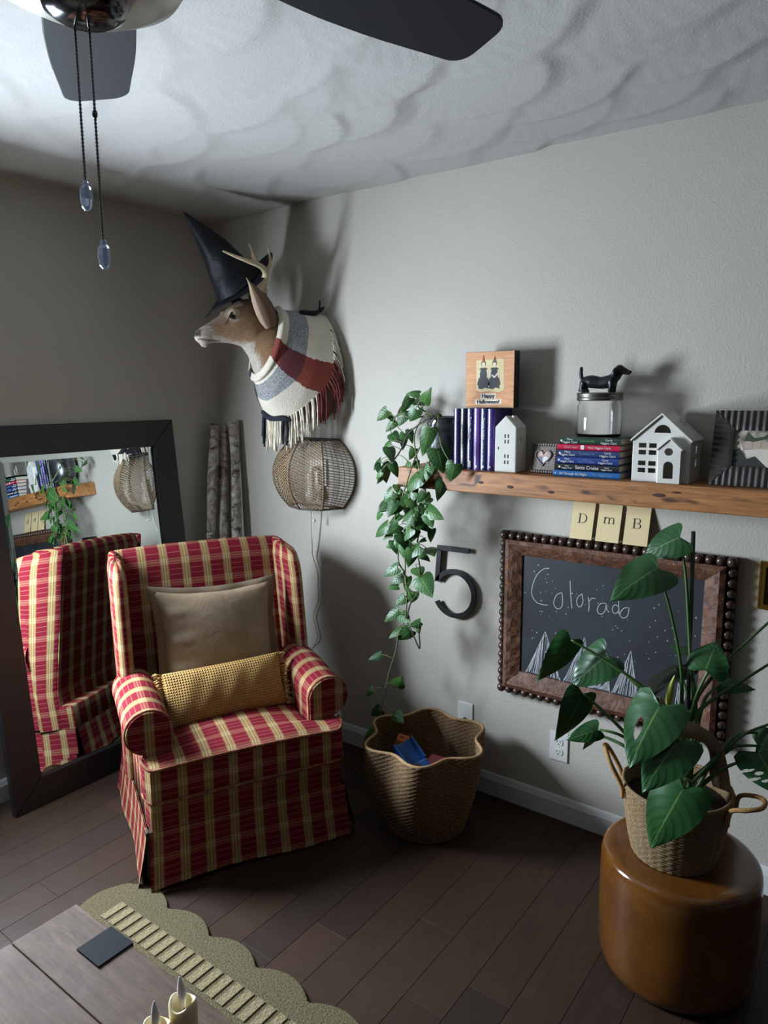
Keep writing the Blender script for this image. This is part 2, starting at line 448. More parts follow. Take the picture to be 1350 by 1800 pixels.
# skirt: front, two sides and back panels with open kick pleats at the corners
def skirt_panel(p0, p1, out, name):
    p0, p1, out = Vector(p0), Vector(p1), Vector(out); Lw = (p1-p0).length; d = (p1-p0).normalized()
    m = MB(); n = 28; rows = 8
    def fn(u, v):
        s = u*Lw; e = abs(u-.5)*2
        fl = (1-v)**1.3*.024 + .006*math.sin(u*9+1)*(1-v) + .010*(1-v)*sstep(.88, 1, e)
        z = .012 + v*.183 + (1-v)*(.006*math.sin(u*5.5) )
        q = p0 + d*(s + (u-.5)*2*(1-v)*.012) + out*fl
        return (q.x, q.y, z)
    def fb(u, v):
        q = Vector(fn(u, v)); return tuple(q - out*.004)
    m.grid(fn, n, rows, None, lambda u, v: ((u-.5)*Lw, .012+v*.183)); m.grid(fb, n, rows, None, lambda u, v: ((u-.5)*Lw, .012+v*.183))
    return m.build(name, PLAID, CH, smooth=True, recalc=False)
skirt_panel((.36,-.343,0), (.36,.343,0), (1,0,0), 'skirt_panel')
skirt_panel((.345,-.352,0), (-.33,-.352,0), (0,-1,0), 'skirt_panel')
skirt_panel((.345,.352,0), (-.33,.352,0), (0,1,0), 'skirt_panel')
skirt_panel((-.34,.34,0), (-.34,-.34,0), (-1,0,0), 'skirt_panel')
LINING = plain('dark_lining', lin(40,34,36), .9)
for sy in (-1, 1):
    MB().box((.318, sy*.343-.012, .02), (.345, sy*.343+.012, .19)).build('skirt_pleat', LINING, CH)
    for sx in (.31, -.30):
        MB().rings([[(sx+a*r, sy*.31+b*r, z) for a, b in ((-1,-1),(1,-1),(1,1),(-1,1))] for r, z in ((.016, .001), (.022, .19))]).build('leg', plain('dark_leg_wood', lin(48,34,26), .5), CH)
# arms
def arm(sy):
    root = None
    prof = [(.243,.29),(.243,.44),(.242,.51)]
    c = (.318,.526); R = .077
    prof += [(c[0]+R*math.cos(a), c[1]+R*math.sin(a)*.98) for a in np.linspace(PI*.96, -PI*.42, 22)]
    prof += [(.343,.440),(.345,.40),(.345,.30),(.345,.19)]
    m = MB(); 
    poly = prof + [(.25,.19)]
    # lengthwise skin with uv (x, arc)
    xsn = np.linspace(-.10, .278, 12); al = [0]
    for k in range(1, len(poly)): al.append(al[-1]+math.dist(poly[k-1], poly[k]))
    def tp(x): return 1.0 - .06*sstep(.1, -.29, x)
    V = [[(x, sy*p[0], p[1] - (.018*sstep(.0, .278, x) if p[1] > .43 else 0)) for p in poly] for x in xsn]
    for j in range(len(xsn)-1):
        for k in range(len(poly)-1):
            m.add([V[j][k], V[j+1][k], V[j+1][k+1], V[j][k+1]], [(0,1,2,3)], None, [[(xsn[j], al[k]), (xsn[j+1], al[k]), (xsn[j+1], al[k+1]), (xsn[j], al[k+1])]])
    # rounded front edge into the front panel
    me = m.mesh('arm'); bm = bmesh.new(); bm.from_mesh(me); bmesh.ops.remove_doubles(bm, verts=bm.verts, dist=1e-5); bmesh.ops.recalc_face_normals(bm, faces=bm.faces); bm.to_mesh(me); bm.free()
    a = link('arm', me, PLAID, CH, smooth=True)
    cy = sum(p[0] for p in poly)/len(poly)
    fr = MB(); F0 = [(p[0], p[1] - (.018 if p[1] > .43 else 0)) for p in poly]
    def shr(p, k): 
        cc = (.312, .50) if p[1] > .43 else (.297, p[1]); return (cc[0]+(p[0]-cc[0])*k, cc[1]+(p[1]-cc[1])*k)
    ring = [[(x, sy*shr(p, k)[0], shr(p, k)[1]) for p in F0] for x, k in ((.277, 1.0), (.285, .985), (.289, .95))]
    n = len(F0)
    for j in range(2):
        for k in range(n):
            q = [ring[j][k], ring[j][(k+1) % n], ring[j+1][(k+1) % n], ring[j+1][k]]
            fr.add(q, [(0,1,2,3)], None, [[(p[1], p[2]) for p in q]])
    fr.add(ring[2], [tuple(range(n))], None, [[(p[1], p[2]) for p in ring[2]]])
    me = fr.mesh('arm_front'); bm = bmesh.new(); bm.from_mesh(me); bmesh.ops.remove_doubles(bm, verts=bm.verts, dist=1e-5); bmesh.ops.recalc_face_normals(bm, faces=bm.faces); bm.to_mesh(me); bm.free()
    link('arm_front_panel', me, PLAID, a)
    pp = MB(); pp.tube([(.2795, sy*p[0], p[1]) for p in F0[:-2]], .0045, 6); pp.build('piping', PLAID, a, smooth=True)
for sy in (-1, 1): arm(sy)
# back: leaning slab with softly arched top
def back_panel():
    m = MB(); nu, nv = 20, 18; hw = .322
    lean = lambda z: -.175 - .155*((z-.35)/.66)
    def top(u): return .996 - .008*abs(u)**3
    def front(a, b):
        u = -1+2*a; z = .36 + (top(u)-.36)*b
        x = lean(z) + .018*(1-u*u)*math.sin(PI*min(1, b*1.02)) - .022*sstep(.94, 1, b)
        return (x, u*hw, z)
    def rear(a, b):
        u = 1-2*a; z = .19 + (top(u)-.19)*b
        return (lean(max(z,.36)) - .095 + .02*sstep(.93, 1, b) + .0*u, u*hw*1.06, z)
    m.grid(front, nu, nv, None, lambda a, b: ((-1+2*a)*hw, .36+.64*b)); m.grid(rear, nu, nv, None, lambda a, b: ((1-2*a)*hw, .19+.81*b))
    F = [front(i/nu, 1) for i in range(nu+1)]; Rr = [rear(1-i/nu, 1) for i in range(nu+1)]
    mid = [((a[0]+b[0])/2, (a[1]+b[1])/2, max(a[2], b[2])+.012) for a, b in zip(F, Rr)]
    for i in range(nu):
        for A, B in ((F, mid), (mid, Rr)):
            q = [A[i], A[i+1], B[i+1], B[i]]; m.add(q, [(0,1,2,3)], None, [[(p[1], p[2]-p[0]) for p in q]])
    for s in (0, 1):
        A = [front(s, j/nv) for j in range(nv+1)]; B = [rear(1-s, j/nv) for j in range(nv+1)]
        for j in range(nv):
            q = [A[j], A[j+1], B[j+1], B[j]]; m.add(q, [(0,1,2,3)], None, [[(p[0], p[2]) for p in q]])
    me = m.mesh('backrest'); bm = bmesh.new(); bm.from_mesh(me); bmesh.ops.remove_doubles(bm, verts=bm.verts, dist=1e-5); bmesh.ops.recalc_face_normals(bm, faces=bm.faces); bm.to_mesh(me); bm.free()
    return link('backrest', me, PLAID, CH, smooth=True, angle=60)
back_panel()
def wing(sy):
    m = MB(); rings = []
    for z in np.linspace(.20, .985, 19):
        t = (z-.20)/.785; tu = max(0, (z-.50)/.485)
        xb = -.265 - .165*(max(z, .36)-.35)/.66
        xf = -.02 - .085*tu**1.1 - .022*sstep(.9, 1, t)
        yc = .333; th = .029*(1-.25*sstep(.96, 1, t)); yo = 0
        drop = .020*sstep(.5, 1, t)
        ring = []
        for k in range(20):
            a = 2*PI*k/20; ca, sa = math.cos(a), math.sin(a)
            ex = math.copysign(abs(ca)**.55, ca); ey = math.copysign(abs(sa)**.7, sa)
            x = (xb+xf)/2 + ex*(xf-xb)/2; f = (x-xb)/(xf-xb)
            ring.append((x, sy*(yc+yo + ey*th*(1.0+.12*f) + .008*f), z - drop*f*sstep(.8, 1, t)))
        rings.append(ring)
    top = rings[-1]; cx = sum(p[0] for p in top)/20; cy = sum(p[1] for p in top)/20
    for k, dz in ((.86, .009), (.55, .014), (.15, .016)):
        rings.append([(cx+(p[0]-cx)*k, cy+(p[1]-cy)*k, p[2]+dz) for p in top])
    V = rings; n = 20; al = [0]
    for k in range(n): al.append(al[-1] + math.dist(V[9][k], V[9][(k+1) % n]))
    for j in range(len(V)-1):
        for k in range(n):
            k2 = (k+1) % n; q = [V[j][k], V[j][k2], V[j+1][k2], V[j+1][k]]
            m.add(q, [(0,1,2,3)], None, [[(al[k], q[0][2]), (al[k+1], q[1][2]), (al[k+1], q[2][2]), (al[k], q[3][2])]])
    m.add(V[-1], [tuple(range(n))], None, [[(p[0], p[1]) for p in V[-1]]])
    me = m.mesh('wing'); bm = bmesh.new(); bm.from_mesh(me); bmesh.ops.remove_doubles(bm, verts=bm.verts, dist=1e-5); bmesh.ops.recalc_face_normals(bm, faces=bm.faces); bm.to_mesh(me); bm.free()
    return link('wing', me, PLAID, CH, smooth=True)
for sy in (-1, 1): wing(sy)

# ------------------------------------------------------------------ pillows on the chair
def m_velvet():
    t = NT('taupe_velvet'); v = t.coord('Object')
    n = t.noise(v, 14, 4, .6, .6); t.base(t.ramp(n, [(.3, lin(138,117,93)), (.7, lin(154,132,107))])); t.rough(.75)
    t.p.inputs['Sheen Weight'].default_value = .5; t.p.inputs['Sheen Roughness'].default_value = .35; t.p.inputs['Sheen Tint'].default_value = lin(190,168,140)
    t.normal(t.bump(t.noise(v, 420, 2), .15, .001, t.bump(n, .25, .012))); return t.m
def pillow_mesh(w, h, th, corner=.1, n=30, wr=None):
    m = MB()
    def pt(u, v, s):
        a, b = -1+2*u, -1+2*v
        pinch = 1 - corner*(1-a*a)*.0
        x = a*w/2*(1 - corner*(1-abs(b)**2)**1.0*.55*abs(a)**4); y = b*h/2*(1 - corner*(1-abs(a)**2)*.55*abs(b)**4)
        z = th/2*max(0, (1-a**2))**.42*max(0, (1-b**2))**.42
        if wr: z += wr(a, b)*max(0, (1-a**4))*max(0, (1-b**4))
        return (x, y, s*z)
    m.grid(lambda u, v: pt(u, v, 1), n, n, None, lambda u, v: (u*w, v*h)); m.grid(lambda u, v: pt(u, v, -1), n, n, None, lambda u, v: (u*w, v*h))
    return m, pt
def weld(me, d=1e-5):
    bm = bmesh.new(); bm.from_mesh(me); bmesh.ops.remove_doubles(bm, verts=bm.verts, dist=d); bmesh.ops.recalc_face_normals(bm, faces=bm.faces); bm.to_mesh(me); bm.free(); return me
def chair_to_world(p): 
    return CHM @ Vector(p)
CHM = Matrix.Translation((.7738,-.6979,0)) @ Matrix.Rotation(math.atan2(-.457,.889), 4, 'Z')
VEL = m_velvet()
def taupe():
    wr = lambda a, b: -.010*math.exp(-((a+.72)/.22)**2)*(math.sin(b*13+a*5)+.4*math.sin(b*27)) + .004*math.sin(a*4+b*3)
    m, pt = pillow_mesh(.465, .465, .16, .20, 34, wr)
    # local: x right, y up, z out of the cushion
    Mx = CHM @ Matrix.Translation((-.105, .008, .640)) @ Matrix.Rotation(math.radians(-13), 4, 'Y') @ Matrix(((0,0,1,0),(1,0,0,0),(0,1,0,0),(0,0,0,1))) @ Matrix.Rotation(math.radians(-1), 4, 'Z')
    root = thing('throw_pillow', 'square taupe velvet throw pillow leaning against the plaid chair back', 'pillow')
    root.matrix_world = Mx
    link('cover', weld(m.mesh('cover')), VEL, root, smooth=True)
    fl = MB(); N = 30
    rim = [pt(k/N, 0, 0) for k in range(N)] + [pt(1, k/N, 0) for k in range(N)] + [pt(1-k/N, 1, 0) for k in range(N)] + [pt(0, 1-k/N, 0) for k in range(N)]
    def off(p, d, z):
        L = math.hypot(p[0], p[1]); k = 1 + d/ max(abs(p[0]), abs(p[1])); return (p[0]*k, p[1]*k, z + .003*math.sin(p[0]*40+p[1]*31))
    fl.rings([[off(p, -.006, .0035) for p in rim], [off(p, .022, .0025) for p in rim], [off(p, .022, -.0025) for p in rim], [off(p, -.006, -.0035) for p in rim]], (False, False))
    fl.build('flange', plain('taupe_flange', lin(126,107,85), .8, var=.1), root, smooth=True)
taupe()
def m_waffle():
    t = NT('mustard_waffle'); tc = t.n('ShaderNodeTexCoord'); sp = t.n('ShaderNodeSeparateXYZ'); t.l(tc.outputs['UV'], sp.inputs[0])
    def wave(s, k): return t.math('ABSOLUTE', t.math('SINE', t.math('MULTIPLY', s, k)))
    a, b = wave(sp.outputs[0], PI/.0095), wave(sp.outputs[1], PI/.0095)
    h = t.math('MINIMUM', a, b); n = t.noise(t.coord('Object'), 9, 3)
    c = t.mix(h, lin(206,166,102), lin(140,102,54)); c = t.mix(t.math('MULTIPLY', n, .3), c, lin(192,150,96))
    t.base(c); t.rough(.9); t.p.inputs['Specular IOR Level'].default_value = .15
    t.normal(t.bump(t.math('SUBTRACT', 1.0, h), .9, .006)); return t.m
MUST = m_waffle(); FRNG = plain('mustard_fringe', lin(196,150,92), .9, var=.2, vscale=60)
def lumbar():
    wr = lambda a, b: .0022*math.sin(a*9+b*2) + .0015*math.sin(a*17-b*3)
    m, pt = pillow_mesh(.455, .20, .12, .06, 34, wr)
    Mx = CHM @ Matrix.Translation((.075, -.012, .522)) @ Matrix.Rotation(math.radians(-24), 4, 'Y') @ Matrix(((0,0,1,0),(1,0,0,0),(0,1,0,0),(0,0,0,1))) @ Matrix.Rotation(math.radians(1.5), 4, 'Z')
    root = thing('lumbar_pillow', 'mustard waffle-weave lumbar pillow with fringed ends on the plaid seat', 'pillow')
    root.matrix_world = Mx
    link('cover', weld(m.mesh('cover')), MUST, root, smooth=True)
    rr = random.Random(5)
    for sx in (-1, 1):
        f = MB()
        for k in range(26):
            y = -.098 + .196*k/25
            for q in range(2):
                x0 = sx*.222; d = sx*rr.uniform(.018, .032); dy = rr.uniform(-.012, .008)
                f.tube([(x0, y, rr.uniform(-.003,.003)), (x0+d*.5, y+dy*.3, rr.uniform(-.008,.008)), (x0+d, y+dy, rr.uniform(-.014,.01))], [.0022, .0025, .0016], 5)
        f.build('fringe', FRNG, root, smooth=True, kind='stuff')
lumbar()

# ------------------------------------------------------------------ leaning mirror
BLK = plain('black_frame_paint', lin(36,36,40), .45, var=.15)
def mirror():
    # y from -1.235 (left) to -0.305 (right); foot .165 off the wall, top at the wall
    Lh = 1.507; ang = math.asin(.148/Lh); wd = .935
    root = thing('floor_mirror', 'tall black-framed mirror leaning on the left wall behind the armchair', 'mirror', (.168, -1.238, 0.0), (0, -ang, 0))
    # local: y along the wall, z up the mirror, x out of the face (towards the room)
    fw, th = .118, .032
    inn = [(fw, fw), (wd-fw, fw), (wd-fw, Lh-fw), (fw, Lh-fw)]; out = [(0,0), (wd,0), (wd,Lh), (0,Lh)]
    for k in range(4):
        k2 = (k+1) % 4; poly = [out[k], out[k2], inn[k2], inn[k]]
        MB().prism(poly, -th, 0.0, 'x').build('frame_rail', BLK, root, bevel=.004)
    gl = NT('mirror_glass'); gl.base(lin(226,232,232)); gl.metal(1.0); gl.rough(.004)
    b = .024
    g = MB(); g.box((-.020, fw-.004, fw-.004), (-.0142, wd-fw+.004, Lh-fw+.004))
    # flat pane plus bevelled border
    gg = MB(); A = [(fw, fw), (wd-fw, fw), (wd-fw, Lh-fw), (fw, Lh-fw)]; B = [(fw+b, fw+b), (wd-fw-b, fw+b), (wd-fw-b, Lh-fw-b), (fw+b, Lh-fw-b)]
    gg.add([(-.014, *p) for p in A] + [(-.012, *p) for p in B], [(0,1,5,4), (1,2,6,5), (2,3,7,6), (3,0,4,7), (4,5,6,7)])
    gg.build('glass', gl.m, root)
    MB().box((-.024, .02, .02), (-.0205, wd-.02, Lh-.02)).build('backing_board', plain('mirror_backing', lin(70,60,50), .8), root)
mirror()

# ------------------------------------------------------------------ birch logs in the corner
def m_birch():
    t = NT('birch_bark'); v = t.coord('Object', (1,1,1)); oi = t.n('ShaderNodeObjectInfo')
    n = t.noise(t.coord('Object', (9, 9, 30)), 1.6, 5, .7, .4); n2 = t.noise(v, 16, 4, .7, 1.5)
    c = t.ramp(n2, [(.32, lin(92,78,68)), (.48, lin(160,150,138)), (.66, lin(206,198,186))])
    c = t.mix(t.ramp(n, [(.56, W(0)), (.64, W(1))]), c, lin(66,54,48))
    t.base(c); t.rough(.85); t.normal(t.bump(n2, .7, .012, t.bump(n, .4, .006))); return t.m
BIRCH = m_birch()
def log(foot, head, r, seed, label):
    rr = random.Random(seed); foot, head = Vector(foot), Vector(head); m = MB(); rings = []
    ax = (head-foot).normalized(); e1 = ax.orthogonal().normalized(); e2 = ax.cross(e1); N = 16
    ph = [rr.uniform(0, 6) for _ in range(6)]
    for j in range(27):
        t = j/26; c = foot + (head-foot)*t + e1*.006*math.sin(t*7+ph[0]) + e2*.006*math.sin(t*9+ph[1])
        rj = r*(1 + .10*math.sin(t*11+ph[2]) + .06*math.sin(t*23+ph[3]) - .10*t)
        rings.append([tuple(c + (e1*math.cos(2*PI*k/N) + e2*math.sin(2*PI*k/N))*rj*(1+.06*math.sin(3*2*PI*k/N+ph[4]+t*4))) for k in range(N)])
    m.rings(rings)
    root = thing('birch_log', label, 'log', tuple(foot)); 
    o = m.build('bark', BIRCH, root, smooth=True, angle=50); o.matrix_parent_inverse = Matrix.Translation(-foot)
    for t, a in ((.78, 1.0), (.45, 4.0), (.62, 2.5)):
        if rr.random() < .8:
            a = rr.uniform(0, 6); c = foot + (head-foot)*t; d = e1*math.cos(a)+e2*math.sin(a)
            k = MB(); k.tube([c+d*r*.8, c+d*(r+.004)+ax*.004, c+d*(r+.010)+ax*.010], [.008, .006, .003], 7)
            ko = k.build('knot', BIRCH, root, smooth=True); ko.matrix_parent_inverse = Matrix.Translation(-foot)
log((.105, -.235, .002), (.062, -.095, 1.475), .026, 1, 'pale birch log, leftmost of the three standing in the corner')
log((.15, -.165, .002), (.078, -.044, 1.455), .023, 2, 'thin dark birch log between two paler ones in the corner')
log((.235, -.115, .002), (.136, -.040, 1.490), .027, 3, 'pale peeling birch log, rightmost of the three in the corner')
# ------------------------------------------------------------------ deer mount with witch hat and plaid wrap
DM = Matrix(((-.332, .943, 0, .64), (-.943, -.332, 0, 0), (0, 0, 1, 0), (0, 0, 0, 1)))   # local: x forward from wall, y towards room side, z up
def new_frame(name, label, cat):
    o = thing(name, label, cat); o.matrix_world = DM.copy(); return o
DEER = new_frame('deer_mount', 'stuffed deer head with antlers mounted high on the wall', 'deer mount')
NECK = [((.262,1.985), (.335,1.812), .066), ((.215,1.965), (.30,1.765), .077), ((.17,1.952), (.278,1.70), .092), ((.115,1.945), (.245,1.615), .118), ((.055,1.94), (.18,1.535), .142), ((.012,1.935), (.075,1.492), .158), ((.0,1.93), (.0,1.475), .158)]
def neck_pt(q, phi, off=0.0):
    i = max(0, min(len(NECK)-2, int(math.floor(q)))); f = q - i
    A, B = NECK[i], NECK[i+1]
    tp = Vector((A[0][0]+(B[0][0]-A[0][0])*f, 0, A[0][1]+(B[0][1]-A[0][1])*f)); bt = Vector((A[1][0]+(B[1][0]-A[1][0])*f, 0, A[1][1]+(B[1][1]-A[1][1])*f))
    w = A[2]+(B[2]-A[2])*f; c = (tp+bt)/2; a = (tp-bt)/2; n = a.normalized()
    p = c + n*(a.length+off)*math.cos(phi) + Vector((0,1,0))*(w+off)*math.sin(phi)
    p.x -= .352*p.y*sstep(2.0, 6.0, q)          # the shoulder is cut flat against the wall
    p.x = max(p.x, .002-.352*p.y); return p
def deer_body():
    m = MB(); N = 28
    rings = [[tuple(neck_pt(q, 2*PI*k/N)) for k in range(N)] for q in np.linspace(0, 6, 25)]
    m.rings(rings)
    HS = [(.225,1.985,1.80,.062),(.26,1.998,1.795,.072),(.30,2.006,1.80,.076),(.345,1.998,1.812,.071),(.38,1.972,1.82,.064),(.41,1.945,1.822,.054),(.44,1.923,1.822,.0455),(.47,1.904,1.818,.039),(.495,1.889,1.813,.036),(.513,1.877,1.814,.033),(.527,1.866,1.822,.027),(.535,1.855,1.834,.017)]
    N = 24; rg = []
    for s, zt, zb, w in HS:
        c = (zt+zb)/2; h = (zt-zb)/2; r = []
        for k in range(N):
            a = 2*PI*k/N; ca, sa = math.cos(a), math.sin(a)
            wd = w*(1.0 - .22*max(0, -sa)**1.5) if s > .3 else w
            r.append((s, math.copysign(abs(ca)**.9, ca)*wd, c+math.copysign(abs(sa)**.9, sa)*h))
        rg.append(r)
    h = MB(); h.rings(rg); m.add(h.v, h.f)
    for sy in (-1, 1):
        m.sphere((.385, sy*.052, 1.938), .022, 14, 8)          # brow
        m.tube([(.262, sy*.04, 2.0), (.252, sy*.055, 2.03)], [.02, .017], 10)   # pedicle
        m.sphere((.519, sy*.014, 1.858), .014, 12, 8)
    m.tube([(.488, 0, 1.815), (.512, 0, 1.815)], [.016, .013], 10)
    o = m.build('body', None, DEER)
    bake(o, [('REMESH', dict(mode='VOXEL', voxel_size=.0048)), ('SMOOTH', dict(factor=.6, iterations=7))])
    me = o.data; ca = me.color_attributes.new('coat', 'FLOAT_COLOR', 'POINT'); rr = np.random.default_rng(1)
    P = np.zeros(len(me.vertices)*3); me.vertices.foreach_get('co', P); P = P.reshape(-1, 3)
    # mouth line and nostrils as real grooves
    s, n, z = P.T
    ml = 1.832 - .004*np.clip((.53-s)/.09, 0, 1); g = np.exp(-((z-ml)/.0032)**2)*(s > .435)*(s < .53)
    n2 = n*(1-.10*g); P2 = np.stack([s, n2, z], 1)
    me.vertices.foreach_set('co', P2.reshape(-1)); me.update()
    j = rr.normal(0, 1, len(s))
    def ss(a, b, x): t = np.clip((x-a)/(b-a), 0, 1); return t*t*(3-2*t)
    C = np.tile(np.array(lin(172,132,94)[:3]), (len(s), 1))
    def put(mask, col):
        nonlocal C
        mk = np.clip(mask, 0, 1)[:, None]; C = C*(1-mk) + np.array(lin(*col)[:3])*mk
    put(.75*ss(.24, .05, s), (116,96,80))                                   # greyer shoulder
    put(.55*ss(1.955, 2.0, z)*(s > .22), (84,60,44))                        # dark crown
    put(.5*ss(.40, .46, s)*ss(1.86, 1.90, z), (120,100,84))                 # grey bridge
    put(.9*ss(1.835, 1.815, z + .004*j)*(s > .30), (222,214,200))           # white jaw
    thr = (s > .2)*ss(.030, .0, (np.abs(n)-.035))*ss(1.80, 1.76, z-(s-.28)*.4)*ss(.17, .25, s)
    put(.95*thr, (226,218,204))                                             # white throat
    put(.85*ss(.466, .486, s)*ss(.53, .515, s)*(z < 1.884), (214,200,182))  # muzzle band
    ed = np.hypot(s-.392, z-1.927); put(.75*ss(.034, .022, ed)*(np.abs(n) > .02), (206,186,160))
    put(.8*ss(.40,.415,s)*ss(.43,.42,s)*np.exp(-((z-(1.915-(s-.40)*.9))/.006)**2), (50,36,30))
    put(1.0*ss(.516, .524, s)*ss(1.838, 1.846, z), (34,28,28))              # nose
    put(.9*g*(np.abs(n) > .004), (70,48,42))
    ca.data.foreach_set('color', np.concatenate([C, np.ones((len(s), 1))], 1).reshape(-1))
    t = NT('deer_hide'); at = t.n('ShaderNodeAttribute', attribute_name='coat')
    fur = t.noise(t.coord('Object', (22, 70, 90), (0, .45, 0)), 2.2, 5, .75, .25)
    t.base(t.mix(t.ramp(fur, [(.35, W(0)), (.75, W(.75))]), at.outputs['Color'], lin(104,74,50))); t.rough(.85); t.p.inputs['Sheen Weight'].default_value = .2
    t.normal(t.bump(fur, .8, .008)); me.materials.clear(); me.materials.append(t.m)
deer_body()
EYE = plain('glass_eye', lin(14,11,10), .06, var=.05, coat=.6); LID = plain('eyelid_skin', lin(34,26,24), .6)
for sy in (-1, 1):
    e = MB(); e.sphere((.392, sy*.0555, 1.9275), .0145, 16, 12); eo = e.build('eye', EYE, DEER, smooth=True)
    l = MB(); pts = [(.392+.0165*math.cos(a)+(.004 if math.cos(a) > .8 else 0), sy*(.0635+.003*math.sin(a)), 1.9275+.0135*math.sin(a)-(.006 if math.cos(a) > .8 else 0)) for a in np.linspace(0, 2*PI, 19)]
    l.tube(pts, .0022, 6); l.build('eyelid', LID, eo, smooth=True)
    l = MB(); l.tube([(.408, sy*.0615, 1.922), (.416, sy*.058, 1.912), (.420, sy*.054, 1.899)], [.0025, .002, .001], 6); l.build('tear_duct', LID, eo, smooth=True)
    nz = MB(); nz.sphere((.5335, sy*.011, 1.853), .0055, 10, 6, None, (.7, 1, .8)); nz.build('nostril', LID, DEER, smooth=True)
t = NT('ear_fur'); gn = t.noise(t.coord('Object', (40,40,90)), 2, 4); tcu = t.n('ShaderNodeTexCoord'); spu = t.n('ShaderNodeSeparateXYZ'); t.l(tcu.outputs['UV'], spu.inputs[0])
rim = t.ramp(spu.outputs[0], [(.0, lin(196,176,150)), (.16, lin(186,164,138)), (.24, lin(118,92,70)), (.9, lin(112,90,72)), (1, lin(60,44,36))])
t.base(t.mix(t.math('MULTIPLY', gn, .4), rim, lin(86,64,48))); t.rough(.9); t.normal(t.bump(gn, .4, .003)); EAR = t.m
for sy in (-1, 1):
    B, Tp = Vector((.238, sy*.078, 1.888)), Vector((.358, sy*.118, 2.070)); ax = (Tp-B); wdir = Vector((1, sy*-.25, -.42)).normalized(); nd = ax.normalized().cross(wdir).normalized()*(1 if sy > 0 else -1)
    def earpt(u, v, off):
        w = .040*math.sin(PI*min(1, (.10+.90*v)**.75))**.8*(1-v**5) + .0005; a = -1+2*u
        c = B + ax*v + wdir*(-.010*math.sin(PI*v))
        return tuple(c + wdir*a*w + nd*(.022*(1-a*a)*math.sin(PI*(.15+.8*v)) + off))
    m = MB(); m.grid(lambda u, v: earpt(u, v, .002), 12, 16, None, lambda u, v: (1-u if True else u, v)); m.grid(lambda u, v: earpt(1-u, v, -.002), 12, 16, None, lambda u, v: (.5, v))
    m.build('ear', EAR, DEER, smooth=True, recalc=False)
ANT = plain('antler_bone', lin(186,168,138), .5, var=.2, vscale=30, bump=.2, bscale=90)
for sy in (-1, 1):
    m = MB()
    beam = smoothpath([(.262, sy*.050, 2.025), (.262, sy*.075, 2.065), (.262, sy*.098, 2.095), (.290, sy*.115, 2.118), (.340, sy*.122, 2.130), (.395, sy*.115, 2.146), (.445, sy*.102, 2.165)], 6)
    m.tube(beam, [.0175-.0135*(k/(len(beam)-1))**1.2 for k in range(len(beam))], 10)
    for tn in ([(.318, sy*.120, 2.124), (.328, sy*.126, 2.150), (.332, sy*.122, 2.175), (.340, sy*.115, 2.202)], [(.268, sy*.102, 2.100), (.252, sy*.116, 2.124), (.254, sy*.122, 2.162), (.262, sy*.120, 2.20)]):
        pth = smoothpath(tn, 5); m.tube(pth, [.0115-.0092*(k/(len(pth)-1)) for k in range(len(pth))], 8)
    m.sphere((.253, sy*.055, 2.036), .017, 12, 8, None, (1, 1, .6))
    o = m.build('antler', ANT, DEER); bake(o, [('REMESH', dict(mode='VOXEL', voxel_size=.0026)), ('SMOOTH', dict(factor=.5, iterations=4))]); o.data.materials.clear(); o.data.materials.append(ANT)
# witch hat
def m_hat():
    t = NT('black_hat_fabric'); v = t.coord('Object'); n = t.noise(v, 9, 3, .6, .5)
    t.base(t.ramp(n, [(.3, lin(15,17,22)), (.7, lin(23,26,33))])); t.rough(.55); t.p.inputs['Specular IOR Level'].default_value = .25
    t.normal(t.bump(t.noise(v, 500, 2), .12, .001, t.bump(n, .4, .02))); return t.m
HATM = m_hat()
HAT = new_frame('witch_hat', 'pointed black witch hat tipped forward on the deer head', 'hat')
def hat():
    C = Vector((.315, -.055, 2.062)); ax = Vector((.643, 0, .765)); e1 = Vector((.765, 0, -.643)); e2 = Vector((0, 1, 0))   # e1 points to the front of the brim
    N = 48
    def P(r1, r2, a, h): return tuple(C + e1*r1*math.cos(a) + e2*r2*math.sin(a) + ax*h)
    b = MB(); rings = []
    for k, h0 in ((.46, .004), (.7, .0), (1.0, .0), (1.0, -.003), (.7, -.004), (.46, -.001)):
        rings.append([P(.200*k, .155*k, a, h0 + k*k*(.010*math.sin(2*a+1.2)+.008*math.sin(3*a)) - .012*k*k*max(0, math.cos(a)) + .012*k*k*max(0,-math.cos(a))) for a in [2*PI*i/N for i in range(N)]])
    b.rings(rings, (False, False)); b.build('brim', HATM, HAT, smooth=True)
    c = MB(); rg = []
    for t in np.linspace(0, 1, 22):
        r = .108*(1-t)**.93 + .0015; h = .348*t; cc = []
        for i in range(N):
            a = 2*PI*i/N
            rr_ = r*(1 + .05*math.sin(3*a+t*9)*math.sin(PI*t) + .03*math.sin(5*a-t*14)*math.sin(PI*t)) 
            bend = e1*(-.010*math.sin(t*PI))
            cc.append(tuple(C + bend + e1*rr_*math.cos(a) + e2*rr_*.92*math.sin(a) + ax*(h)))
        rg.append(cc)
    c.rings(rg, (False, True)); c.build('cone', HATM, HAT, smooth=True)
    for k in range(7):
        w = MB(); a = k*.9; w.tube([P(.10*1.01, .092, a+d, .012+.006*math.sin(d*20)) for d in np.linspace(0, .5, 6)], [.002,.005,.006,.006,.005,.002], 6)
        w.build('gather', HATM, HAT, smooth=True)
hat()
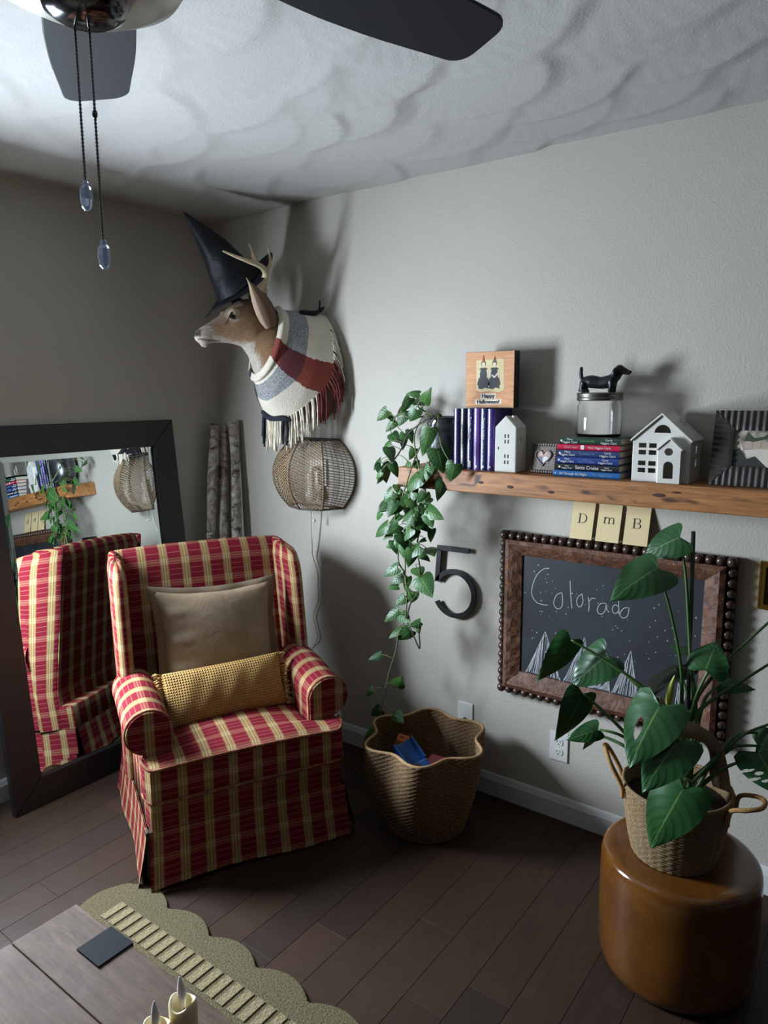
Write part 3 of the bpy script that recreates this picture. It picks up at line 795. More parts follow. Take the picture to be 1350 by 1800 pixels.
# plaid wrap
def m_wrap():
    t = NT('plaid_wrap_wool'); tc = t.n('ShaderNodeTexCoord'); sp = t.n('ShaderNodeSeparateXYZ'); t.l(tc.outputs['UV'], sp.inputs[0])
    wob = t.math('MULTIPLY_ADD', t.noise(t.coord('Object'), 90, 2), .012, -.006)
    u = t.math('ADD', sp.outputs[0], wob); v = t.math('ADD', sp.outputs[1], wob)
    sf = t.noise(t.coord('Object'), 170, 3, .8)
    gry = t.ramp(sf, [(.40, lin(112,114,118)), (.60, lin(176,176,174))])
    c = t.mix(t.ramp(u, [(0, W(0)), (.24, W(1)), (.60, W(0))], 'CONSTANT'), lin(224,214,196), gry)
    rust = t.mix(t.ramp(u, [(0, W(0)), (.24, W(1)), (.60, W(0))], 'CONSTANT'), lin(134,62,50), lin(92,46,48))
    c = t.mix(t.ramp(v, [(0, W(0)), (.235, W(1)), (.318, W(0))], 'CONSTANT'), c, rust)
    c = t.mix(t.math('MULTIPLY', t.ramp(v, [(0, W(0)), (.545, W(1)), (.60, W(0))], 'CONSTANT'), 1.0), c, lin(34,36,46))
    t.base(c); t.rough(.95); t.p.inputs['Sheen Weight'].default_value = .3; t.p.inputs['Specular IOR Level'].default_value = .1
    t.normal(t.bump(sf, .8, .005)); return t.m
WRAP = m_wrap()
SCARF = new_frame('plaid_wrap', 'cream, grey and rust plaid wool wrap with fringe around the deer neck', 'scarf')
def wrap_pt(u, v, off=0):
    """u 0 collar .. 1 hem, v 0..1 around (0 top, .25 room side, .5 chest, .75 far side)."""
    phi = 2*PI*v
    qc = 1.55 + .35*math.sin(phi/2)**2 + .12*math.sin(phi)
    qh = 4.75 - 1.35*sstep(.26, .50, v) if v <= .5 else 3.4 + 1.35*sstep(.5, .74, v)
    q = qc + (qh-qc)*u
    roll = .016*math.sin(PI*min(1, u/.16))*(u < .16)
    o_ = .014 + .022*u + roll + .006*math.sin(v*40+u*4)*u*(.4+.6*math.sin(PI*v)) + off
    p = neck_pt(q, phi, o_)
    sag = .040*math.exp(-((v-.47)/.09)**2)*u**1.5
    p.z -= sag; p.x -= .01*u*math.exp(-((v-.47)/.09)**2)
    p.x = max(p.x, .014-.352*p.y)
    return p
def wrap():
    m = MB(); nu, nv = 24, 96
    m.grid(lambda a, b: tuple(wrap_pt(a, b)), nu, nv, None, lambda a, b: (a, b)); m.grid(lambda a, b: tuple(wrap_pt(a, 1-b, -.005)), nu, nv, None, lambda a, b: (a, 1-b))
    m.build('wool_cloth', WRAP, SCARF, smooth=True, recalc=False)
    cols = {k: plain('fringe_'+k, lin(*c), .95, var=.15, vscale=40) for k, c in dict(cream=(222,212,192), rust=(112,48,44), navy=(30,32,42)).items()}
    rr = random.Random(4)
    for k in range(116):
        v = .03 + .94*k/115 + rr.uniform(-.003, .003); p = wrap_pt(1, v)
        if v < .08 or v > .9: continue
        kind = 'rust' if .228 < v < .33 else ('navy' if .525 < v < .60 or .70 < v < .76 else 'cream')
        L = rr.uniform(.10, .15)*(1.0 if .2 < v < .8 else .8); f = MB()
        out = Vector((0, math.sin(2*PI*v), 0)); back = Vector((-.10, 0, 0)) if v < .3 else Vector((0, 0, 0))
        for q in range(2):
            dx = rr.uniform(-.006, .006); dy = rr.uniform(-.006, .006)
            pts = [p + Vector((dx*.2, dy*.2, .004)), p + out*.010 + back*.2 + Vector((dx*.5, dy*.5, -L*.3)), p + out*.012 + back*.3 + Vector((dx, dy, -L*.7)), p + out*.010 + back*.35 + Vector((dx*1.6, dy*1.5, -L))]
            for pp in pts: pp.x = max(pp.x, .014-.352*pp.y)
            pth = smoothpath(pts, 3)
            f.tube(pth, [.0030*(1+.25*math.sin(i*2.1)) for i in range(len(pth))], 5)
        f.build('fringe_tassel', cols[kind], SCARF, smooth=True)
    # dark knot tying the front corners, and the loose ends at the shoulder
    k = MB(); a = wrap_pt(.98, .43); 
    k.tube(smoothpath([wrap_pt(.9, .54, .006), wrap_pt(.97, .485, .012), a+Vector((0,.012,-.004)), a+Vector((-.03,.03,-.02))], 5), [.008,.011,.012,.012,.012,.012,.011,.011,.012,.012,.011,.010,.009,.008,.006,.004], 8)
    k.tube(smoothpath([a+Vector((0,.014,0)), a+Vector((-.008,.02,-.05)), a+Vector((-.004,.016,-.12))], 5), [.011,.010,.009,.008,.008,.008,.007,.007,.006,.006,.005], 8)
    k.tube(smoothpath([a+Vector((0,.010,0)), a+Vector((.012,.012,-.05)), a+Vector((.008,.010,-.115))], 5), [.010,.009,.008,.008,.008,.007,.007,.006,.006,.005,.004], 8)
    k.build('knot', cols['navy'], SCARF, smooth=True)
    k = MB(); b = wrap_pt(.92, .07)
    k.tube(smoothpath([wrap_pt(.5, .06, .008), wrap_pt(.75, .075, .012), b+Vector((0,.01,.016)), b+Vector((-.01,.03,.030))], 5), [.004,.008,.010,.010,.010,.010,.010,.009,.009,.008,.008,.008,.007,.006,.005,.003], 8)
    k.tube(smoothpath([b+Vector((0,.0,.012)), b+Vector((.004,.02,.035)), b+Vector((.010,.03,.055))], 4), .004, 6)
    k.build('loose_end', cols['navy'], SCARF, smooth=True)
wrap()

# ------------------------------------------------------------------ woven wall lamp
def wall_lamp():
    CX, CZ = .663, 1.262
    root = thing('wall_lamp', 'woven natural cane wall lamp with white cord below the deer', 'lamp', (CX, 0, CZ))
    CANE = plain('cane_string', lin(152,128,100), .8, var=.25, vscale=60); DARK = plain('lamp_wire', lin(74,64,54), .6, var=.1)
    def R(t): return .128 + .085*(1-abs(t*1.02)**2.1) if t > 0 else .140 + .073*(1-abs(t)**2.1)
    def rib(a, t, k=1.0):
        r = R(t)*k; return Vector((r*math.cos(a), -r*math.sin(a)*.92 - .004, t*.152))
    A = [0, PI*.25, PI*.5, PI*.75, PI]
    TS = np.linspace(-1, 1, 25)
    for i, a in enumerate(A):
        m = MB(); m.tube([rib(a, t) for t in TS], .0035, 6); m.build('rib', DARK, root, smooth=True)
        m = MB()       # string lashed around the rib
        pts = []
        for k in range(170):
            t = -1+2*k/169; c = rib(a, t); pts.append(c + Vector((math.cos(k*1.9)*.0052, math.sin(k*1.9)*.0052, 0)))
        m.tube(pts, .0016, 4, False); m.build('lashing', CANE, root, smooth=True)
    for t in (-1, 1):
        m = MB(); m.tube([rib(a, t) for a in np.linspace(0, PI, 5)], .0045, 6); m.tube([rib(0, t), rib(PI, t)], .0045, 6); m.build('hoop', DARK, root, smooth=True)
    rr = random.Random(9)
    slopes = [-.30, .34, .34, -.30]
    for i in range(4):
        a0, a1 = A[i], A[i+1]; m = MB(); n = 26
        sl = [.10, .22, -.30, .30][i]
        for k in range(-8, n+8):
            t = -1 + 2*(k+.5)/n
            t0, t1 = t - sl + rr.uniform(-.012,.012), t + sl + rr.uniform(-.012,.012)
            if max(t0, t1) > 1.25 or min(t0, t1) < -1.25: continue
            p, q = rib(a0, max(-1, min(1, t0)), 1.005), rib(a1, max(-1, min(1, t1)), 1.005)
            if abs(t0) > 1: 
                f = (abs(t0)-1)/(abs(t0-t1)+1e-6); p = p.lerp(rib(a1, max(-1,min(1,t0))), min(1, f))
            if abs(t1) > 1:
                f = (abs(t1)-1)/(abs(t0-t1)+1e-6); q = q.lerp(rib(a0, max(-1,min(1,t1))), min(1, f))
            m.tube([p, q], .0025, 4, False)
        m.build('woven_panel', CANE, root, smooth=True)
        m = MB(); nn = (6, 12, 7, 4)[i]          # upright strings inside
        for k in range(1, nn):
            f = k/nn
            m.tube([rib(a0, t).lerp(rib(a1, t), f)*.985 for t in np.linspace(-1, 1, 9)], .0014, 4, False)
        m.build('upright_strings', CANE, root, smooth=True)
    m = MB(); m.box((-.05, -.012, -.06), (.05, 0, .06)); m.build('back_plate', plain('lamp_plate', lin(226,222,214), .5), root, bevel=.004)
    m = MB(); m.tube([(0, -.012, .02), (0, -.05, .02), (0, -.055, .0)], .012, 10); m.tube([(0,-.055,.0),(0,-.055,-.045)], [.017,.017], 14); m.build('socket', plain('lamp_plate', lin(226,222,214), .5), root, smooth=True, angle=40)
    m = MB(); m.lathe([(.012,0),(.014,-.012),(.026,-.04),(.029,-.055),(.024,-.072),(.012,-.082),(.001,-.084)], 18, Matrix.Translation((0,-.055,-.045))); m.build('bulb', plain('frosted_bulb', lin(236,232,222), .3, var=.02), root, smooth=True)
    CORD = plain('white_cord', lin(214,210,204), .5, var=.03)
    m = MB(); pts = [(-.012,-.052,-.10),(-.014,-.05,-.18),(-.020,-.045,-.25),(-.028,-.03,-.335),(-.035,-.02,-.39),(-.012,-.015,-.46),(-.010,-.014,-.52),(-.012,-.014,-.60),(-.045,-.014,-.68),(-.022,-.014,-.765),(-.030,-.014,-.80),(-.075,-.014,-.845),(-.080,-.014,-.92),(-.085,-.02,-1.06)]
    pts = [(CX+p[0]-CX, p[1], p[2]) for p in pts]
    m.tube(smoothpath(pts, 6), .0028, 6); m.build('cord', CORD, root, smooth=True)
    m = MB(); m.tube([(.016,-.06,-.12), (.016,-.06,-.205)], .0009, 5); m.build('pull_string', CORD, root)
    m = MB(); m.sphere((.016,-.06,-.212), .0075, 12, 8); m.build('pull_bead', CORD, root, smooth=True)
wall_lamp()
# ------------------------------------------------------------------ wooden beam shelf
def m_beam():
    t = NT('pine_beam_wood'); v = t.coord('Object', (1, 1, 1))
    g = t.noise(t.coord('Object', (1.2, 14, 14)), 5, 6, .65, 1.2); k = t.noise(t.coord('Object', (4, 9, 9)), 2.2, 2, .4, .4)
    c = t.ramp(g, [(.3, lin(118,76,42)), (.55, lin(168,112,64)), (.75, lin(188,134,82))])
    c = t.mix(t.ramp(k, [(.66, W(0)), (.72, W(1))]), c, lin(64,38,24)); t.base(c); t.rough(.5)
    t.normal(t.bump(g, .25, .004)); return t.m
BEAM = m_beam(); ST = 1.335
sh = MB(); sh.box((1.238, -.192, 1.258), (3.3, -.0005, ST))
tag(sh.build('beam_shelf', BEAM, None, bevel=.004), 'thick rustic wooden beam shelf on the right wall', 'shelf')
KN = plain('dark_knot_wood', lin(58,34,22), .7)
BS = bpy.data.objects['beam_shelf']
for x, z, a, b in ((1.60, 1.298, .014, .006), (1.715, 1.290, .017, .007), (1.865, 1.283, .016, .006), (2.215, 1.300, .026, .007), (2.265, 1.312, .018, .004), (1.40, 1.285, .012, .006)):
    m = MB(); m.sphere((x, -.1908, z), 1, 14, 6, None, (a, .0022, b)); m.build('knot', KN, BS, smooth=True)

PAGES = plain('book_pages', lin(176,164,146), .85, var=.12, vscale=120)
WHT = plain('white_print', lin(214,212,206), .6, var=.02); GLD = plain('pale_gold_print', lin(190,168,110), .5, var=.05); PLV = plain('lilac_print', lin(168,160,200), .6, var=.05)
def book(label, x0, x1, y0, y1, z0, z1, col, mode, group, coat=.5):
    """Hardcover: spine faces the room (-y). mode 'up' thickness along x, 'flat' thickness along z."""
    root = thing('book', label, 'book', ((x0+x1)/2, (y0+y1)/2, z0), group=group)
    def L(m, n, mat, **k):
        o = m.build(n, mat, root, **k); o.matrix_parent_inverse = Matrix.Translation((-(x0+x1)/2, -(y0+y1)/2, -z0)); return o
    cm = plain('cover_%d_%d_%d' % col, lin(*col), .32, var=.10, vscale=25, coat=coat)
    c = .0022; N = 8; poly = []
    t0, t1 = (x0, x1) if mode == 'up' else (z0, z1)
    tm = (t0+t1)/2; hw = (t1-t0)/2; out = []; inn = []
    # U-shaped cover profile (thickness axis, depth axis)
    out = [(t0, y1)] + [(tm - hw*math.cos(PI*k/N), y0+.006 - .006*math.sin(PI*k/N)) for k in range(N+1)] + [(t1, y1)]
    inn = [(t1-c, y1)] + [(tm + (hw-c)*math.cos(PI*k/N), y0+.006+c*.6 - .005*math.sin(PI*k/N)) for k in range(N+1)] + [(t0+c, y1)]
    pr = out + inn; m = MB()
    if mode == 'up': m.prism(pr, z0, z1, 'z')
    else: m.prism([(p[1], p[0]) for p in pr], x0, x1, 'x')
    L(m, 'cover', cm, angle=35)
    m = MB(); q = .004
    if mode == 'up': m.box((x0+c, y0+.007, z0+q), (x1-c, y1-q, z1-q))
    else: m.box((x0+q, y0+.007, z0+c), (x1-q, y1-q, z1-c))
    L(m, 'pages', PAGES)
    return root
def on_book(root, body, name, mat, size, loc, rot, **k):
    o = text(body, name, mat, root, size, (0,0,0), rot, **k); o.location = Vector(loc) - root.location; return o
# six upright purple and navy books
UPC = [((38,32,82), 'upright navy book, leftmost of the six beside the pothos pot'), ((24,24,52), 'upright dark navy book, second of the six from the pothos pot'), ((34,40,92), 'upright blue book with a square white emblem at its foot'), ((104,68,150), 'upright light purple book among the six navy ones'), ((34,48,92), 'upright book with teal-blue spine right of the light purple book'), ((62,44,118), 'upright violet book at the right end under the orange sign')]
xb = 1.455; w6 = .0279
TITLES = ['', '', 'Tender Mercies', '', 'Strange Justice', '']
for k, (c, lab) in enumerate(UPC):
    x0 = xb + k*w6; dz = (.0, .001, .0, .002, .001, .0)[k]
    b = book(lab, x0, x0+w6-.0006, -.146, -.006, ST+.0005, 1.555+dz, c, 'up', 'upright books under the orange sign')
    xm = x0+w6/2; fy = -.1467; pm = (PLV, GLD, WHT, PLV, WHT, PLV)[k]
    if TITLES[k]: on_book(b, TITLES[k], 'spine_title', pm, .013, (xm+.002, fy, 1.485), (PI/2, PI/2, 0))
    m = MB()
    rr = random.Random(k)
    z = 1.545
    while z > 1.365:                      # fine print too small to read
        h = rr.uniform(.004, .012)
        if not (TITLES[k] and 1.435 < z < 1.54): m.box((xm-.0008, fy-.0002, z-h), (xm+.0010, fy+.0006, z))
        z -= h + rr.uniform(.003, .007)
    o = m.build('spine_print', pm, b, kind='stuff'); o.matrix_parent_inverse = Matrix.Translation(-b.location)
    m = MB()
    if k == 2: m.box((xm-.006, fy-.0003, 1.345), (xm+.006, fy+.0006, 1.368))
    else: m.box((xm-.003, fy-.0003, 1.345), (xm+.004, fy+.0006, 1.353))
    o = m.build('publisher_mark', WHT, b); o.matrix_parent_inverse = Matrix.Translation(-b.location)
# stacked books
STK = [  # bottom to top: colour, x0, x1, z0, z1, y offset, texts
 ((30,92,150), 1.858, 2.083, 1.3355, 1.3555, 0.000, 'light blue book at the bottom of the stack under the jar', [('All Through the Night', 1.928, 0, .0105), ('Mary Higgins Clark', 2.028, 0, .0085)]),
 ((24,26,32), 1.870, 2.078, 1.3558, 1.3785, .004, 'black book titled Santa Cruise, second from the bottom of the stack', [('Santa Cruise', 1.973, 0, .0155), ('Mary\nHiggins Clark', 1.905, 0, .0068), ('Carol\nHiggins Clark', 2.038, 0, .0068)]),
 ((30,54,122), 1.868, 2.076, 1.3788, 1.4015, .002, 'bright royal blue book in the middle of the stack', [("He Sees You\nWhen You're Sleeping", 1.972, 0, .0062), ('Mary\nHiggins Clark', 1.906, 0, .0088), ('Carol\nHiggins Clark', 2.034, 0, .0088)]),
 ((38,56,100), 1.870, 2.078, 1.4018, 1.4235, .004, 'slate navy book directly under the thin red one', [('Mary\nHiggins Clark', 1.905, 0, .0098), ('The Christmas Thief', 1.972, 0, .0062), ('Carol\nHiggins Clark', 2.040, 0, .0098)]),
 ((186,22,62), 1.868, 2.078, 1.4238, 1.4425, .003, 'bright red book in the stack, one from the top', [('Silent Night', 1.918, 0, .0098), ('Mary Higgins Clark', 2.012, 0, .0098)]),
 ((26,58,44), 1.874, 2.080, 1.4428, 1.4650, .004, 'dark green book on top of the stack beneath the jar', [('Mary\nHiggins Clark', 1.912, 0, .0098), ('Deck the Halls', 1.972, 0, .0078), ('Carol\nHiggins Clark', 2.042, 0, .0098)]),
]
GRN = plain('green_print', lin(96,170,90), .6, var=.05); BLP = plain('pale_blue_print', lin(120,150,196), .6, var=.05); PNK = plain('pink_print', lin(226,150,168), .6, var=.05)
for i, (c, x0, x1, z0, z1, dy, lab, txs) in enumerate(STK):
    b = book(lab, x0, x1, -.165+dy, -.022+dy, z0, z1, c, 'flat', 'stacked books under the jar')
    for body, x, _, sz in txs:
        pm = WHT
        if body.startswith('Deck'): pm = GRN
        elif body.startswith(('The Ch', 'He S')) or (i == 0 and body.startswith('Mary')): pm = BLP
        elif body == 'Silent Night': pm = PNK
        on_book(b, body, 'spine_title', pm, sz, (x, -.1655+dy, (z0+z1)/2), (PI/2, 0, 0))
    m = MB(); zz = (z0+z1)/2
    if i == 4: m.box((1.950, -.1658+dy, z0+.003), (1.962, -.164+dy, z1-.002))
    else: m.box((x0+.006, -.1658+dy, zz-.003), (x0+.012, -.164+dy, zz+.003)); 
    o = m.build('emblem', WHT if i != 0 else BLP, b); o.matrix_parent_inverse = Matrix.Translation(-b.location)
# orange halloween block sign
def sign():
    x0, x1, y0, y1, z0, z1 = 1.482, 1.677, -.104, -.064, 1.5585, 1.757
    root = thing('block_sign', 'orange square Halloween block sign standing on the upright books', 'sign', ((x0+x1)/2, y0, z0))
    P_ = Matrix.Translation((-(x0+x1)/2, -y0, -z0))
    def L(m, n, mat, **k): o = m.build(n, mat, root, **k); o.matrix_parent_inverse = P_; return o
    L(MB().box((x0, y0+.001, z0), (x1, y1, z1)), 'block', plain('black_block_edge', lin(24,24,28), .5))
    t = NT('orange_print'); n = t.noise(t.coord('Object', (6, 1, 60)), 3, 3); t.base(t.ramp(n, [(.3, lin(196,134,88)), (.7, lin(216,160,112))])); t.rough(.6)
    L(MB().box((x0+.001, y0, z0+.001), (x1-.001, y0+.001, z1-.001)), 'face_print', t.m)
    CR = plain('cream_print', lin(216,200,152), .7, var=.08, vscale=40); GY = plain('charcoal_print', lin(66,64,68), .7, var=.15, vscale=60); SK = plain('pale_print', lin(226,214,196), .7, var=.03); RD = plain('red_print', lin(168,62,52), .7); BR = plain('brown_print', lin(110,78,52), .7)
    W_, H_ = x1-x0, z1-z0
    def X(u): return x0 + W_*u
    def Zz(v): return z0 + H_*(1-v)
    def flat(poly, mat, name, d): L(MB().prism([(X(u), Zz(v)) for u, v in poly], y0-d, y0+.0004, 'y'), name, mat)
    flat([(.22,.15),(.78,.14),(.80,.68),(.70,.72),(.50,.70),(.30,.72),(.23,.68)], CR, 'cream_panel', .0002)
    def ell(cu, cv, ru, rv, n=16): return [(cu+ru*math.cos(2*PI*k/n), cv+rv*math.sin(2*PI*k/n)) for k in range(n)]
    # two little figures in dark gowns
    for cu, dr, hat, hm, ex in ((.375, .0, [(.345,.18),(.405,.18),(.372,.06)], RD, 0), (.60, .02, [(.555,.20),(.645,.20),(.605,.09)], BR, 1)):
        flat([(cu-.13,.58),(cu-.055,.32),(cu-.09,.32),(cu-.06,.285),(cu+.06,.285),(cu+.09,.32),(cu+.055,.32),(cu+.13,.58),(cu+.10,.62),(cu+.12,.66),(cu+.03,.64),(cu-.03,.67),(cu-.11,.65),(cu-.10,.61)], GY, 'gown', .0005)
        flat([(cu-.10,.34),(cu-.075,.34),(cu-.075,.46),(cu-.095,.47)], SK, 'sleeve', .0007); flat([(cu+.075,.34),(cu+.10,.34),(cu+.095,.47),(cu+.075,.46)], SK, 'sleeve', .0007)
        if ex: flat([(cu-.05,.40),(cu,.44),(cu+.07,.37),(cu+.08,.41),(cu,.475),(cu-.06,.43)], SK, 'collar', .0009)
        flat(ell(cu, .215, .05, .05), BR, 'hair', .0006); flat(ell(cu, .225, .034, .038), SK, 'face', .0009); flat(hat, hm, 'party_hat', .0011)
    for body, v, w in (('Happy', .79, .34), ('Halloween!', .895, .56)):
        flat([(.5-w/2-.01+.0,v-.048),(.5+w/2-.03,v-.05),(.5+w/2-.03,v+.045),(.5-w/2-.01,v+.047)], SK, 'label_strip', .0004)
        o = text(body, 'lettering', plain('ink', lin(30,28,30), .7), root, .0195, (0,0,0), (PI/2,0,0), sx=1.02, offset=.0003); o.location = (X(.48)-(x0+x1)/2, -.0012, Zz(v)-z0)
sign()
# glossy white ceramic houses
def m_ceramic():
    t = NT('white_glazed_ceramic'); t.base(lin(214,211,202)); t.rough(.16); t.p.inputs['Coat Weight'].default_value = .3
    n = t.noise(t.coord('Object'), 18, 2); t.normal(t.bump(n, .12, .01)); return t.m
CER = m_ceramic()
def gable(x0, x1, ze, za, z0): return [(x0, z0), (x1, z0), (x1, ze), ((x0+x1)/2, za), (x0, ze)]
def slim_house():
    x0, x1, y0, y1, z0 = 1.634, 1.717, -.158, -.078, ST+.0005
    root = thing('ceramic_house', 'tall narrow white ceramic house between the upright books and heart frame', 'figurine', ((x0+x1)/2, (y0+y1)/2, z0), (0, 0, 0))
    m = MB(); m.prism(gable(x0, x1, 1.493, 1.534, z0), y0, y1, 'y'); o = m.build('walls', CER, None, bevel=.004)
    cs = []; q = .006
    cs.append(MB().prism([(x0+q, z0-.01), (x1-q, z0-.01), (x1-q, 1.488), ((x0+x1)/2, 1.526), (x0+q, 1.488)], y0+q, y1-q, 'y'))
    for zz in (1.462, 1.443, 1.392, 1.371):
        for dx in (-.0075, .0045): cs.append(MB().box(((x0+x1)/2+dx+.006-.0025, y0-.01, zz-.0065), ((x0+x1)/2+dx+.006+.003, y0+.02, zz+.0065)))
    cs.append(MB().box((x0+.012, y0-.01, 1.414), (x0+.017, y0+.02, 1.424)))
    for zz in (1.45,): cs.append(MB().box((x1-.02, y0+.036, zz-.010), (x1+.01, y0+.042, zz+.010)))
    m = MB(); m.tube([((x0+x1)/2, (y0+y1)/2, 1.50), ((x0+x1)/2, (y0+y1)/2, 1.56)], .011, 12); cs.append(m)
    cut(o, cs); o.parent = root; o.matrix_parent_inverse = Matrix.Translation((-(x0+x1)/2, -(y0+y1)/2, -z0))
slim_house()
def big_house():
    x0, x1, y0, y1, z0 = 2.118, 2.290, -.160, -.030, ST+.0005; ze, za = 1.463, 1.540; xm = (x0+x1)/2
    root = thing('ceramic_house', 'wide white ceramic house with cut-out windows and arched porch door', 'figurine', (xm, (y0+y1)/2, z0))
    Pm = Matrix.Translation((-xm, -(y0+y1)/2, -z0))
    def L(o): o.parent = root; o.matrix_parent_inverse = Pm; return o
    o = MB().prism(gable(x0, x1, ze, za, z0), y0, y1, 'y').build('walls', CER, None, bevel=.0015)
    q = .006; cs = [MB().prism([(x0+q, z0-.01), (x1-q, z0-.01), (x1-q, ze-.003), (xm, za-.009), (x0+q, ze-.003)], y0+q, y1-q, 'y')]
    for zz in (1.4475, 1.426, 1.3925, 1.3705):
        for xc in (x0+.030, x0+.061): cs.append(MB().box((xc-.0115, y0-.02, zz-.0072), (xc+.0115, y0+.03, zz+.0072)))
    arc = [(xm+.002-.0245, 1.487)] + [(xm+.002-.0245*math.cos(PI*k/12), 1.487+.0245*math.sin(PI*k/12)) for k in range(1, 12)] + [(xm+.002+.0245, 1.487)]
    cs.append(MB().prism(arc, y0-.02, y0+.03, 'y'))
    for zz in (1.435, 1.395):
        for yc in (y0+.045, y0+.068): cs.append(MB().box((x1-.03, yc-.008, zz-.011), (x1+.02, yc+.008, zz+.011)))
    px0, px1 = x0+.083, x0+.150; pm = (px0+px1)/2
    cs.append(MB().box((px0+.012, y0-.02, z0+.012), (px1-.012, y0+.03, 1.40)))
    L(cut(o, cs))
    # roof slabs with overhang
    for s in (-1, 1):
        ex = xm + s*(x1-x0)/2*1.06; m = MB()
        dz = (za-ze)/((x1-x0)/2); ez = za - dz*abs(ex-xm)
        m.prism([(xm, za+.001), (ex, ez+.001), (ex+s*.001, ez+.007), (xm, za+.008)], y0-.008, y1+.006, 'y'); L(m.build('roof_slope', CER, None, bevel=.0012))
    L(MB().box((xm+.030, -.085, 1.50), (xm+.046, -.069, 1.541)).build('chimney', CER, None, bevel=.0012))
    yp = y0-.020
    o = MB().prism(gable(px0, px1, 1.437, 1.468, z0), yp, y0+.0005, 'y').build('porch', CER, None, bevel=.001)
    cs = [MB().prism([(px0+.005, z0-.01), (px1-.005, z0-.01), (px1-.005, 1.434), (pm, 1.461), (px0+.005, 1.434)], yp+.005, y0+.02, 'y')]
    cs.append(MB().prism([(pm-.002+.0125*math.cos(2*PI*k/16), 1.4315+.0115*math.sin(2*PI*k/16)) for k in range(16)], yp-.02, yp+.02, 'y'))
    cs.append(MB().prism([(pm-.016, z0+.015), (pm+.013, z0+.015)] + [(pm-.0015+.0145*math.cos(PI*k/10), 1.388+.0145*math.sin(PI*k/10)) for k in range(11)], yp-.02, yp+.02, 'y'))
    L(cut(o, cs))
    for s in (-1, 1):
        ex = pm + s*(px1-px0)/2*1.13; dz = (1.468-1.437)/((px1-px0)/2); ez = 1.468-dz*abs(ex-pm); m = MB()
        m.prism([(pm, 1.469), (ex, ez+.001), (ex+s*.001, ez+.006), (pm, 1.475)], yp-.005, y0, 'y'); L(m.build('porch_roof', CER, None, bevel=.001))
big_house()
# little heart photo frame
def heart_frame():
    xc, yb, z0 = 1.797, -.118, ST+.0005
    root = thing('heart_photo_frame', 'small ornate pewter frame with a heart-shaped photo', 'photo frame', (xc, yb, z0), (math.radians(-9), 0, 0))
    PW = plain('pewter', lin(104,94,90), .45, .55, var=.25, vscale=70, bump=.3, bscale=120)
    def heart(s, n=36):
        return [(s*16*math.sin(a)**3/16, s*(13*math.cos(a)-5*math.cos(2*a)-2*math.cos(3*a)-math.cos(4*a))/16+.057) for a in [2*PI*k/n for k in range(n)]]
    m = MB(); m.box((-.044, 0, .002), (.044, .010, .100)); o = m.build('plate', PW, root, bevel=.003)
    h1, h2 = heart(.031), heart(.0265); m = MB(); n = len(h1)
    m.rings([[(p[0], -.0005, p[1]) for p in h1], [(p[0]*.99, -.005, p[1]) for p in h1], [(p[0], -.005, p[1]) for p in h2], [(p[0], 0, p[1]) for p in h2]], (False, False)); m.build('heart_rim', PW, root, smooth=True, angle=40)
    m = MB(); m.prism(h2, -.0015, .0005, 'y'); m.build('photo', plain('faded_photo', lin(150,142,138), .5, var=.3, vscale=40), root)
    SKN = plain('photo_skin', lin(206,172,156), .6); WV = plain('photo_white', lin(214,210,210), .6)
    for a, b, r, mt in ((-.008,.066,.0085,SKN),(.007,.070,.0085,SKN),(-.010,.048,.010,plain('photo_shirt', lin(120,120,130), .6)),(.009,.047,.011,WV)):
        m = MB(); m.prism([(a+r*math.cos(2*PI*k/14), b+r*1.1*math.sin(2*PI*k/14)) for k in range(14)], -.0019, -.0012, 'y'); m.build('photo_figure', mt, root)
    sc = MB(); sc.sphere((0,0,0), .0062, 10, 6, None, (1, .6, 1)); me = sc.mesh('scroll'); me.polygons.foreach_set('use_smooth', [True]*len(me.polygons))
    per = [(-.044+.0088*k, .100) for k in range(11)] + [(-.044+.0088*k, .002+.004) for k in range(11)] + [(-.044, .012+.0088*k) for k in range(10)] + [(.044, .012+.0088*k) for k in range(10)]
    for a, b in per: part('scroll', me, PW, root, (a, -.001, b))
    MB().prism([(.008, .0), (.05, .0), (.010, .07)], -.006, .006, 'x').build('easel_back', PW, root)
heart_frame()
